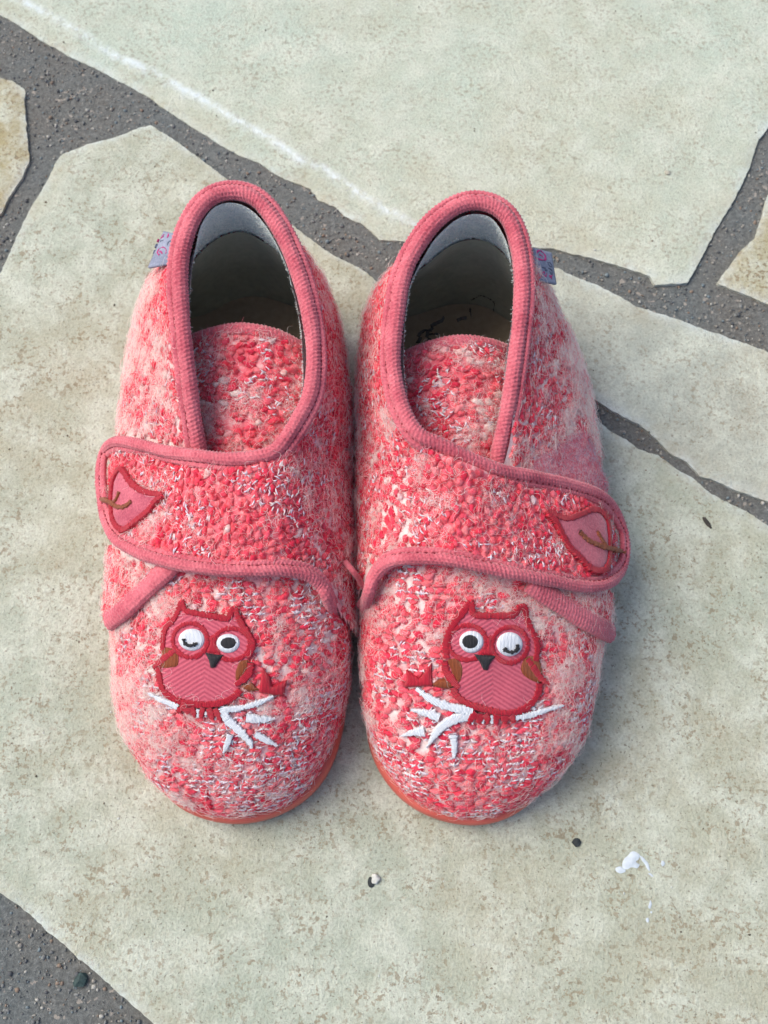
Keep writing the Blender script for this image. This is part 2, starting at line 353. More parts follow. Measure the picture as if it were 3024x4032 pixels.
for k, q in enumerate([[(-30, 8), (-22.5, 3.5), (-14.5, -4.5), (-9, -12), (-22, -20), (-36, -4)], [(-40, 17), (-29, 14), (-23.5, 10), (-21.5, 16), (-27, 19), (-38, 21)],
                       [(28, 4), (27, 12), (38, 14), (48, 8), (40, -2), (27, -6)], [(-30, 30), (-28, 38), (-22, 54), (-40, 52), (-44, 32)], [(22, 34), (22, 52), (40, 54), (44, 34)]]):
    flag(np.array(q, float), (mA, mE, mB, mC, mA)[k], 6.0 + k, grid=0.9)

# loose grit lying in the joints and here and there on the slabs
def grit(n_, zf, keep, smin, smax, cols, name):
    P = np.c_[rng.uniform(-17, 17, n_), rng.uniform(-7, 33, n_)]; polys = (stA, stB, stC, stE, stF)
    on = np.zeros(len(P), bool)
    for q in polys: on |= inpoly(P, q)
    P = P[on if keep else ~on]; n_ = len(P); bm = bmesh.new(); bmesh.ops.create_icosphere(bm, subdivisions=1, radius=1)
    iv = np.array([v.co[:] for v in bm.verts]); if_ = np.array([[v.index for v in f.verts] for f in bm.faces]); bm.free()
    sz = smin * (smax / smin) ** (rng.random((n_, 1, 1)) ** 2.2); V = iv[None] * sz * rng.uniform(.6, 1.2, (n_, 1, 3)) * (1 + rng.normal(0, .15, (n_, len(iv), 1)))
    V = V + np.c_[P, zf(P)][:, None]; cl = np.array(cols)[rng.integers(0, len(cols), n_)]
    mesh_obj(name, V.reshape(-1, 3), (if_[None] + (np.arange(n_) * len(iv))[:, None, None]).reshape(-1, 3), GRIT, pave, PO, smooth=False, col=np.repeat(cl[:, None], len(iv), 1), kind='stuff')
GRIT = bpy.data.materials.new('sand_and_grit'); GRIT.use_nodes = True; _b = GRIT.node_tree.nodes['Principled BSDF']; _b.inputs['Roughness'].default_value = .85
_a = GRIT.node_tree.nodes.new('ShaderNodeAttribute'); _a.attribute_name = 'col'; GRIT.node_tree.links.new(_a.outputs['Color'], _b.inputs['Base Color'])
grit(42000, lambda P: np.full(len(P), -.14) + rng.uniform(-.03, .02, len(P)), False, .025, .085, [lin(120, 122, 120), lin(102, 104, 104), lin(138, 134, 126), lin(128, 112, 98), lin(84, 86, 88), lin(168, 166, 158), lin(112, 124, 128)], 'sand_grains')
grit(1500, lambda P: np.full(len(P), .0) + np.array([0.03 * nz(p, .45, 2.0) for p in P]), True, .012, .045, [lin(120, 110, 92), lin(90, 84, 72), lin(200, 204, 198), lin(150, 140, 120)], 'grit_specks')
def splash(c, pts, zt=0.06):
    P = np.array([un(p[0], p[1], 0.0)[:2] for p in spline(px(c, pts), max(12, len(pts) * 5), True)])
    P = P + np.array([[.014 * nz(p, 9, 1), .014 * nz(p, 9, 5)] for p in P]); cc = P.mean(0)
    Q = np.r_[P, cc + (P - cc) * .8]; r_ = delaunay_2d_cdt([Vector(p) for p in Q], [], [list(range(len(P)))], 1, 1e-6)
    V2 = np.array([tuple(v) for v in r_[0]]); d = segdist(V2, P); gz = np.array([0.035 * nz(p, .45, 2.0) + 0.012 * nz(p, 2.6, 11.0) for p in V2])
    mesh_obj('paint_splash', np.c_[V2, gz + .008 + .02 * np.clip(d / .03, 0, 1)], [list(f) for f in r_[2]], M['paint'], stB_obj, PO)
stB_obj.parent = pave
splash('B2', [(1075, 165), (1105, 182), (1100, 200), (1088, 212), (1104, 226), (1092, 240), (1070, 236), (1048, 246), (1030, 236), (1034, 205), (1055, 185)])
splash('B2', [(1108, 184), (1140, 215), (1150, 250), (1138, 246), (1126, 222), (1110, 200)])
splash('B2', [(1000, 240), (1022, 232), (1045, 250), (1030, 262), (1008, 258)])
splash('B2', [(1198, 208), (1208, 208), (1214, 222), (1204, 232), (1197, 222)])
splash('B2', [(1150, 378), (1156, 398), (1150, 414), (1140, 408), (1145, 392)])
splash('B2', [(1132, 456), (1142, 454), (1145, 468), (1138, 474), (1131, 468)])
splash('B2', [(1150, 426), (1157, 426), (1157, 434), (1150, 433)])
splash('B2', [(1140, 262), (1152, 262), (1164, 272), (1155, 276)])

def chunk(name, c, pos, size, mat, label, cat, seed, z=0.0, sharp=False, rot=0.0):
    P = un(*px(c, [pos])[0], z); bm = bmesh.new(); bmesh.ops.create_icosphere(bm, subdivisions=1 if sharp else 3, radius=1)
    V = np.array([v.co[:] for v in bm.verts]); F = [[v.index for v in f.verts] for f in bm.faces]; bm.free()
    V = V * np.array([1 + .38 * nz(v, 1.1, seed) + .12 * nz(v, 3, seed) for v in V])[:, None]
    V[:, 2] = np.maximum(V[:, 2], -0.55) + 0.5
    V = V * np.array(size) / 2; cs, sn = math.cos(rot), math.sin(rot)
    V = np.stack([V[:, 0] * cs - V[:, 1] * sn, V[:, 0] * sn + V[:, 1] * cs, V[:, 2]], 1) + P
    o = mesh_obj(name, V, F, mat, None, P, smooth=not sharp); o.location = [q * S for q in P]; o['label'] = label; o['category'] = cat
chunk('stone_chip', 'B1', (350, 722), (0.5, 0.42, 0.3), rock_mat('dark_green_stone', lin(34, 52, 52), lin(62, 82, 80)), 'dark green angular stone chip on the grey mortar', 'stone', 3.0, -0.17, True, .3)
chunk('pebble', 'B1', (1622, 284), (0.25, 0.29, 0.16), rock_mat('white_stone', lin(170, 172, 166), lin(214, 214, 208)), 'tiny whitish pebble on the flagstone in front of the left slipper toe', 'pebble', 5.0, 0.0)
chunk('pebble', 'C8', (1225, 748), (0.24, 0.2, 0.1), rock_mat('beige_stone', lin(150, 146, 132), lin(188, 184, 168)), 'small beige pebble on the flagstone behind the right slipper', 'pebble', 6.0, 0.0)
DK = rock_mat('dark_crumb_and_hole', lin(28, 34, 36), lin(52, 58, 60))
chunk('crumb', 'B2', (832, 128), (0.27, 0.3, 0.12), DK, 'black crumb of dirt between the slipper toe and white paint splash', 'dirt crumb', 8.0, 0.0, True)
chunk('dry_leaf_scrap', 'B3', (920, 1830), (0.13, 0.46, 0.1), rock_mat('dark_leaf', lin(44, 40, 36), lin(70, 64, 58)), 'thin dark scrap of dried leaf on stone beside the strap', 'leaf scrap', 9.0, 0.0, False, .6)
chunk('crumb', 'B1', (1603, 302), (0.2, 0.3, 0.05), DK, 'dark lump added as the dark hole beside the tiny whitish pebble', 'dirt crumb', 2.0, 0.0)  # no real crumb: dark lump added to stand for the pebble's dark hole

# ---------------------------------------------------------------- slippers
def bez(P0, P1, P2, P3, t):
    t = t[:, None, None]; return (1 - t) ** 3 * P0 + 3 * (1 - t) ** 2 * t * P1 + 3 * (1 - t) * t * t * P2 + t ** 3 * P3
def grid_faces(nr, nc, closed_c=True):
    i = np.arange(nr - 1)[:, None]; j = np.arange(nc if closed_c else nc - 1)[None, :]
    j2 = (j + 1) % nc
    return np.stack([i * nc + j, i * nc + j2, (i + 1) * nc + j2, (i + 1) * nc + j], -1).reshape(-1, 4)
def vnormals(V, F):
    nrm = np.zeros_like(V); a, b, c, d = (V[F[:, k]] for k in range(4)); fn = np.cross(c - a, d - b)
    for k in range(4): np.add.at(nrm, F[:, k], fn)
    return unit(nrm)
def bvh(V, F): return BVHTree.FromPolygons([tuple(v) for v in V], [tuple(f) for f in F])
HC = [np.array([1512.0, 2016.0])]
def hit(tree, p, zf=3.0):
    d = ray(p[0], p[1]); h = tree.ray_cast(Vector(CP), Vector(d))
    if h[0] is None:
        v = HC[0] - p; L_ = np.linalg.norm(v); v = v / L_
        for k in range(1, 40):
            if k * 4 > L_: break
            h2 = tree.ray_cast(Vector(CP), Vector(ray(*(p + v * k * 4))))
            if h2[0] is not None:
                n_ = np.array(h2[1]); n_ = n_ if n_ @ d < 0 else -n_
                return un(p[0], p[1], h2[0][2] - .035 * k), n_
        q = un(p[0], p[1], zf); nn = tree.find_nearest(Vector(q)); n_ = np.array(nn[1]) if nn[1] else np.array([0, 0, 1.])
        return q, (n_ if n_ @ d < 0 else -n_)
    n_ = np.array(h[1]); return np.array(h[0]), (n_ if n_ @ d < 0 else -n_)
def smooth1(A, k, closed=False):
    for _ in range(k):
        if closed: A = 0.5 * A + 0.25 * (np.roll(A, 1, 0) + np.roll(A, -1, 0))
        else:
            B = A.copy(); B[1:-1] = 0.5 * A[1:-1] + 0.25 * (A[:-2] + A[2:]); A = B
    return A

def tube(name, P, Nn, a, b, mat, parent, origin, rib=True, notch=None, around=36, step=0.026, kind=None):
    """binding roll along P: a = half width across the surface, b = half height; knit ribs as real relief"""
    L = plen(P); n_ = max(8, int(L / step)); PN = np.c_[P, Nn]
    s0 = np.r_[0, np.cumsum(np.linalg.norm(np.diff(P, axis=0), axis=1))]; q = np.linspace(0, L, n_)
    PN = np.stack([np.interp(q, s0, PN[:, k]) for k in range(6)], 1); P, Nn = smooth1(PN[:, :3], 12), unit(smooth1(PN[:, 3:], 60))
    if not np.isscalar(a): a = np.interp(q, s0, a)[:, None]; b = a * .78 + .03
    T = unit(np.gradient(P, axis=0)); B = unit(np.cross(T, Nn)); Nn = unit(np.cross(B, T))
    th = np.linspace(0, 2 * np.pi, around, endpoint=False)
    u = q[:, None]; v = (th / (2 * np.pi))[None, :]
    if rib:
        K = 11; c = v * K + 0.12 * np.sin(u * 1.7); fc = c - np.floor(c) - 0.5; r = u / 0.115 + np.floor(c) * 0.37 + 0.25 * np.sin(u * .9)
        dsp = 0.022 * (1 - (2 * fc) ** 2) + 0.022 * np.cos(2 * np.pi * (r + 0.9 * fc)) * (1 - np.abs(fc))
        dsp = dsp + 0.022 * np.array([nz((x, 0.3), 1.1) for x in q])[:, None] + rng.normal(0, 0.004, (n_, around))
    else: dsp = np.zeros((n_, around)) + 0.0
    if notch is not None:
        for ang, dep, wid in notch: dd = np.abs((th - ang + np.pi) % (2 * np.pi) - np.pi); dsp = dsp - (dep * np.exp(-(dd / wid) ** 2))[None, :]
    cx = (np.cos(th) * (a + dsp)); cy = (np.sin(th) * (b + dsp))
    V = P[:, None, :] + cx[..., None] * B[:, None, :] + cy[..., None] * Nn[:, None, :]
    F = grid_faces(n_, around); caps = [list(range(around))[::-1], [(n_ - 1) * around + k for k in range(around)]]
    F = [list(f) for f in F.tolist()] + caps
    uvs = np.stack(np.broadcast_arrays(u, v), -1).reshape(-1, 2)
    return mesh_obj(name, V.reshape(-1, 3), F, mat, parent, origin, uv=uvs, kind=kind), P, B, Nn, (a[:, 0] if not np.isscalar(a) else np.full(n_, a))

def patch(name, tree, poly, h, mat, parent, origin, grid=9.0, thick=0.14, dome=0.0, zf=3.0, centre=None, smooth_out=True, edge_drop=0.06, lift=None):
    """a raised patch: outline in measuring pixels laid on the surface, with its own thickness"""
    P = spline(poly, max(16, int(plen(np.r_[poly, poly[:1]]) / (grid * .6))), True) if smooth_out else None
    if P is None:
        P = []
        for i in range(len(poly)):
            a, b = poly[i], poly[(i + 1) % len(poly)]; k = max(1, int(np.linalg.norm(b - a) / (grid * .6)))
            P += [a + (b - a) * t / k for t in range(k)]
        P = np.array(P)
    lo, hi = P.min(0), P.max(0); G = np.stack(np.meshgrid(np.arange(lo[0], hi[0], grid), np.arange(lo[1], hi[1], grid)), -1).reshape(-1, 2)
    G = G + rng.uniform(-.15, .15, G.shape) * grid
    if len(G): G = G[inpoly(G, P)]; 
    if len(G): G = G[segdist(G, P) > grid * .4]
    A = np.r_[P, G] if len(G) else P
    res = delaunay_2d_cdt([Vector(p) for p in A], [], [list(range(len(P)))], 1, 1e-4)
    V2 = np.array([tuple(v) for v in res[0]]); F = [list(f) for f in res[2]]
    d = segdist(V2, P); hp = [hit(tree, p, zf) for p in V2]
    Q = np.array([x[0] for x in hp]); Nn = np.array([x[1] for x in hp])
    hh = h - edge_drop * np.exp(-(d / (grid * 0.8)) ** 2) + dome * (1 - np.exp(-d / 40))
    if lift is not None: hh = hh + lift(V2)
    top = Q + Nn * hh[:, None]; bot = Q + Nn * (hh - thick)[:, None]
    # make faces look at the camera
    a, b, c = (top[F[0][k]] for k in range(3))
    edge = {}
    F = [f if np.cross(top[f[1]] - top[f[0]], top[f[2]] - top[f[0]]) @ Nn[f[0]] > 0 else f[::-1] for f in F]
    for f in F:
        for p, q in zip(f, f[1:] + f[:1]): edge[(p, q)] = 1
    n_ = len(top); F2 = F + [[b_, a_, n_ + a_, n_ + b_] for (a_, b_) in edge if (b_, a_) not in edge]
    cc = P.mean(0) if centre is None else np.asarray(centre)
    uvs = (np.r_[V2, V2] - cc) / 146.0 * np.array([1, -1])
    return mesh_obj(name, np.r_[top, bot], F2, mat, parent, origin, uv=uvs), top, F, V2
def satin(name, tree, pts, wid, h, mat, parent, origin, closed=False, height=0.03):
    """satin-stitch bar along pts (measuring px); wid in px, one value or one per point"""
    pts = np.asarray(pts, float); wd = np.full(len(pts), wid, float) if np.isscalar(wid) else np.asarray(wid, float)
    A = np.c_[pts, wd * 1.0]; n_ = max(10, int(plen(np.r_[pts, pts[:1]] if closed else pts) / 3.2)); A = spline(A, n_, closed)
    hp = [hit(tree, p[:2]) for p in A]; Q = np.array([x[0] for x in hp]); Nn = np.array([x[1] for x in hp])
    Q = smooth1(Q, 2, closed); Nn = unit(smooth1(Nn, 3, closed))
    T = (np.roll(Q, -1, 0) - np.roll(Q, 1, 0)) if closed else np.gradient(Q, axis=0); B = unit(np.cross(unit(T), Nn))
    w_ = A[:, 2] / 2 / 146.0; w_ = w_ + rng.normal(0, 0.015, len(w_))
    k = 9; th = np.linspace(0, np.pi, k)
    ca, sa = np.cos(th), np.sin(th) ** .4
    rj = rng.normal(0, 0.005, len(Q))[:, None]
    V = Q[:, None] + (w_[:, None] * ca[None])[..., None] * B[:, None] + (h - 0.03 + (height + rj) * sa[None])[..., None] * Nn[:, None]
    V[:, 0] -= Nn * 0.1; V[:, -1] -= Nn * 0.1
    m_ = len(Q); i = np.arange(m_ if closed else m_ - 1)[:, None]; i2 = (i + 1) % m_; j = np.arange(k - 1)[None]
    F = np.stack(np.broadcast_arrays(i * k + j, i * k + j + 1, i2 * k + j + 1, i2 * k + j), -1).reshape(-1, 4).tolist()
    if not closed: F += [list(range(k)), [(m_ - 1) * k + q for q in range(k)][::-1]]
    s_ = np.r_[0, np.cumsum(np.linalg.norm(np.diff(Q, axis=0), axis=1))]
    uvs = np.stack(np.broadcast_arrays(s_[:, None], th[None] * .1), -1).reshape(-1, 2)
    return mesh_obj(name, V.reshape(-1, 3), F, mat, parent, origin, uv=uvs)

# low-poly yarn lump shared by every tuft
def ico(sub):
    bm = bmesh.new(); bmesh.ops.create_icosphere(bm, subdivisions=sub, radius=1); V = np.array([v.co[:] for v in bm.verts]); F = np.array([[v.index for v in f.verts] for f in bm.faces]); bm.free(); return V, F
ICO = ico(2); ICO1 = ico(1)
CORAL = np.array([lin(244, 76, 98), lin(236, 62, 90), lin(247, 96, 112), lin(238, 88, 110), lin(222, 56, 84)])
PALE = np.array([lin(246, 206, 200), lin(244, 172, 176), lin(246, 230, 222), lin(232, 204, 206)])
def sample(V, F, n_):
    F = np.asarray(F); tri = F[:, :3] if F.shape[1] == 3 else np.r_[F[:, :3], F[:, [0, 2, 3]]]
    a, b, c = V[tri[:, 0]], V[tri[:, 1]], V[tri[:, 2]]; cr = np.cross(b - a, c - a); ar = np.linalg.norm(cr, axis=1)
    k = rng.choice(len(tri), n_, p=ar / ar.sum()); r1, r2 = np.sqrt(rng.random(n_)), rng.random(n_)
    return a[k] * (1 - r1)[:, None] + b[k] * (r1 * (1 - r2))[:, None] + c[k] * (r1 * r2)[:, None], unit(cr[k]), ar.sum() / 2
def darts(P, Tn, B, lu, lv):
    """keep points no closer than lu along Tn, lv along B"""
    cell = {}; keep = []
    r = max(lu, lv)
    for i, p in enumerate(P):
        key = (int(p[0] // r), int(p[1] // r), int(p[2] // r)); ok = True
        for dx in (-1, 0, 1):
            for dy in (-1, 0, 1):
                for dz in (-1, 0, 1):
                    for j in cell.get((key[0] + dx, key[1] + dy, key[2] + dz), ()):
                        q = P[j] - p
                        if ((q @ Tn[i]) / lu) ** 2 + ((q @ B[i]) / lv) ** 2 + (q @ q) * .3 < 1: ok = False; break
                    if not ok: break
                if not ok: break
            if not ok: break
        if ok: keep.append(i); cell.setdefault(key, []).append(i)
    return np.array(keep)
def patchy(P, seed): return np.array([0.46 + 0.4 * nz(p, .5, seed) + 0.7 * nz(p, 1.5, seed + 4) + .5 * nz(p, 3.2, seed + 8) for p in P])
def yarn(V, F, tdir, mask, parent, origin, seed, cream=0.0, lu=0.30, lv=0.2, dens=70, thread=0.25, q=None, big=1.0, bias=lambda P: np.zeros(len(P)), hairs=30, tb=lambda P: 0.0):
    """boucle tufts and pale loops on a surface, as real relief in one mesh"""
    ar = sample(V, F, 10)[2]; P, Nn, _ = sample(V, F, int(ar * dens))
    T = tdir(P); T = unit(T - (T * Nn).sum(1, keepdims=True) * Nn); B = np.cross(Nn, T)
    if q is not None:   # knitted rows: pull the tufts onto planes
        qv, sp = q; cur = P @ qv; row = np.round(cur / sp + rng.normal(0, .12, len(P))) * sp; den = (B @ qv); den = np.where(np.abs(den) < .25, 1e9, den)
        P = P + B * ((row - cur) / den)[:, None]
    k = mask(P); P, Nn, T, B = P[k], Nn[k], T[k], B[k]
    k = darts(P, T, B, lu, lv); P, Nn, T, B = P[k], Nn[k], T[k], B[k]
    n_ = len(P); c = patchy(P, seed) + cream + bias(P)
    ang = rng.normal(0, .38, n_); T2 = np.cos(ang)[:, None] * T + np.sin(ang)[:, None] * B; B2 = np.cross(Nn, T2)
    pale = rng.random(n_) < np.clip((c - .55) * 1.0, 0.02, .5)
    sx = lu * rng.uniform(.45, .85, n_) * big; sy = lv * rng.uniform(.46, .72, n_) * big; sz = rng.uniform(.055, .09, n_) * big
    sz = np.where(pale, sz * .85, sz)
    iv, if_ = ICO
    bend = rng.normal(0, .35, n_); lump = 1 + 0.16 * np.sin(iv[:, 0] * 5 + iv[:, 1] * 4)[None] * rng.choice([-1, 1], n_)[:, None] + rng.normal(0, .085, (n_, len(iv)))
    X = iv[None, :, 0] * sx[:, None] * lump; Y = iv[None, :, 1] * sy[:, None] * lump + bend[:, None] * (X ** 2) / (sx[:, None] + .05); Z = iv[None, :, 2] * sz[:, None] * lump
    VV = P[:, None] + X[..., None] * T2[:, None] + Y[..., None] * B2[:, None] + (Z + .02)[..., None] * Nn[:, None]
    ci = np.where(pale[:, None], PALE[rng.integers(0, len(PALE), n_)], CORAL[rng.integers(0, len(CORAL), n_)])
    mixk = np.clip(rng.normal(.06, .12, n_) + np.clip(c - .45, 0, .5) * .5, 0, .6)[:, None]
    ci = ci * (1 - mixk) + PALE[0] * mixk; ci[:, 3] = 1
    CC = np.repeat(ci[:, None], len(iv), 1); FF = (if_[None] + (np.arange(n_) * len(iv))[:, None, None]).reshape(-1, 3)
    VV = VV.reshape(-1, 3); CC = CC.reshape(-1, 4)
    # short crimped fibres standing on every tuft, in the tuft's own colour
    if hairs:
        nh = n_ * hairs; own = rng.integers(0, n_, nh); vi = rng.integers(0, len(iv), nh); zz = iv[vi, 2] > -.25; own, vi = own[zz], vi[zz]
        rp_ = VV.reshape(n_, len(iv), 3)[own, vi]; on = unit(rp_ - P[own] + Nn[own] * .05)
        hc_ = CORAL[rng.integers(0, len(CORAL), len(own))] * .35 + ci[own] * .65; hc_ = hc_ * rng.uniform(.72, 1.2, len(own))[:, None]; hc_[:, 3] = 1
        strands('tuft_fibres', rp_ - on * .012, on, rng.uniform(.08, .22, len(own)), rng.uniform(.05, .5, len(own)), hc_, parent, origin, (.004, .0075), 5, 4.0)
    # pale cotton loops between the tufts
    nt = int(ar * 26 * thread * 4); Pt, Nt, _ = sample(V, F, nt); k = mask(Pt); Pt, Nt = Pt[k], Nt[k]
    ct = np.array([nz(p, .9, seed + 11) for p in Pt]); k = ct + tb(Pt) > .06; Pt, Nt = Pt[k], Nt[k]
    if q is not None:
        qv, sp = q; cur = Pt @ qv; row = (np.floor(cur / sp) + .5) * sp; dv = np.tile(qv, (len(Pt), 1)); dv = dv - (dv * Nt).sum(1, keepdims=True) * Nt; den = np.maximum((dv * dv).sum(1), .2); Pt = Pt + dv * ((row - cur) / den)[:, None]
    T = tdir(Pt); T = unit(T - (T * Nt).sum(1, keepdims=True) * Nt); B = np.cross(Nt, T); n2 = len(Pt)
    ang = rng.normal(0, .55, n2) + (rng.random(n2) < .2) * 1.5; T2 = np.cos(ang)[:, None] * T + np.sin(ang)[:, None] * B; B2 = np.cross(Nt, T2)
    iv1, if1 = ICO1; L1 = rng.uniform(.06, .13, n2)
    VT = Pt[:, None] + (iv1[None, :, 0] * L1[:, None])[..., None] * T2[:, None] + (iv1[None, :, 1] * .024 + (iv1[None, :, 0] ** 2) * rng.normal(0, .05, n2)[:, None])[..., None] * B2[:, None] + (iv1[None, :, 2] * .024 + rng.uniform(.055, .09, n2)[:, None])[..., None] * Nt[:, None]
    wc = np.array([lin(246, 244, 250), lin(236, 226, 236), lin(222, 208, 222), lin(244, 230, 226)])[rng.integers(0, 4, n2)]
    FF = np.r_[FF, (if1[None] + (np.arange(n2) * len(iv1))[:, None, None]).reshape(-1, 3) + len(VV)]
    VV = np.r_[VV, VT.reshape(-1, 3)]; CC = np.r_[CC, np.repeat(wc[:, None], len(iv1), 1).reshape(-1, 4)]
    return mesh_obj('yarn_tufts', VV, FF, M['yarn'], parent, origin, col=CC, kind='stuff')
def strands(name, P, Nn, L, up, col, parent, origin, rad_, K, curlk):
    n_ = len(P); R1 = rng.normal(0, 1, (n_, 3)); T = unit(R1 - (R1 * Nn).sum(1, keepdims=True) * Nn); B = np.cross(Nn, T)
    curl = rng.normal(0, curlk, n_); ph = rng.random(n_) * 6.28
    pts = np.zeros((n_, K, 3)); cur = P; pts[:, 0] = cur
    for s_ in range(1, K):
        a_ = curl * s_ / K + .5 * np.sin(ph + s_ * 1.3); d_ = np.cos(a_)[:, None] * T + np.sin(a_)[:, None] * B + Nn * (up * (1.6 - 2.2 * s_ / K))[:, None]
        cur = cur + unit(d_) * (L / (K - 1))[:, None]; pts[:, s_] = cur
    hc = bpy.data.hair_curves.new(name); hc.add_curves([K] * n_)
    hc.attributes['position'].data.foreach_set('vector', ((pts - origin) * S).reshape(-1).astype(np.float32))
    rad = hc.attributes.get('radius') or hc.attributes.new('radius', 'FLOAT', 'POINT')
    rr = np.tile(np.linspace(1, .4, K), n_) * np.repeat(rng.uniform(rad_[0], rad_[1], n_), K) * S
    rad.data.foreach_set('value', rr.astype(np.float32))
    at = hc.attributes.new('col', 'FLOAT_COLOR', 'CURVE'); at.data.foreach_set('color', col.astype(np.float32).ravel())
    hc.materials.append(M['fuzz']); o = bpy.data.objects.new(name, hc); COL.objects.link(o); o.parent = parent; o['kind'] = 'stuff'; return o
def fuzz(V, F, mask, parent, origin, seed, dens, lmin=.2, lmax=.75, cream=0.0, lift=0.35, bias=lambda P: np.zeros(len(P))):
    ar = sample(V, F, 10)[2]; P, Nn, _ = sample(V, F, int(ar * dens)); k = mask(P); P, Nn = P[k], Nn[k]
    c = patchy(P, seed) + cream + bias(P); k = rng.random(len(P)) < np.clip(.15 + (c - .5) * 2.3, .09, 1); P, Nn, c = P[k], Nn[k], c[k]
    n_ = len(P); L = rng.uniform(lmin, lmax, n_) * rng.uniform(.5, 1, n_)
    cs = np.array([lin(254, 246, 240), lin(250, 226, 222), lin(248, 240, 242), lin(246, 140, 156)]); pr = rng.random(n_)
    ci = np.where(pr < .62, 0, np.where(pr < .78, 1, np.where(pr < .9, 2, 3)))
    return strands('wool_fuzz', P + Nn * rng.uniform(.03, .13, n_)[:, None], Nn, L, rng.uniform(.0, lift, n_), cs[ci], parent, origin, (.003, .0056), 7, 3.0)

def anchored(loop, anchors, counts):
    """resample a dense closed loop so that the anchor points land on fixed indices"""
    n_ = len(loop); idx = [int(np.argmin(np.linalg.norm(loop - a, axis=1))) for a in anchors]; out = []
    for k, i in enumerate(idx):
        j = idx[(k + 1) % len(idx)]
        if j <= i: j += n_
        seg = loop[np.arange(i, j + 1) % n_]; s_ = np.r_[0, np.cumsum(np.linalg.norm(np.diff(seg, axis=0), axis=1))]
        q = np.linspace(0, s_[-1], counts[k], endpoint=False); out.append(np.stack([np.interp(q, s_, seg[:, c]) for c in range(seg.shape[1])], 1))
    return np.concatenate(out)

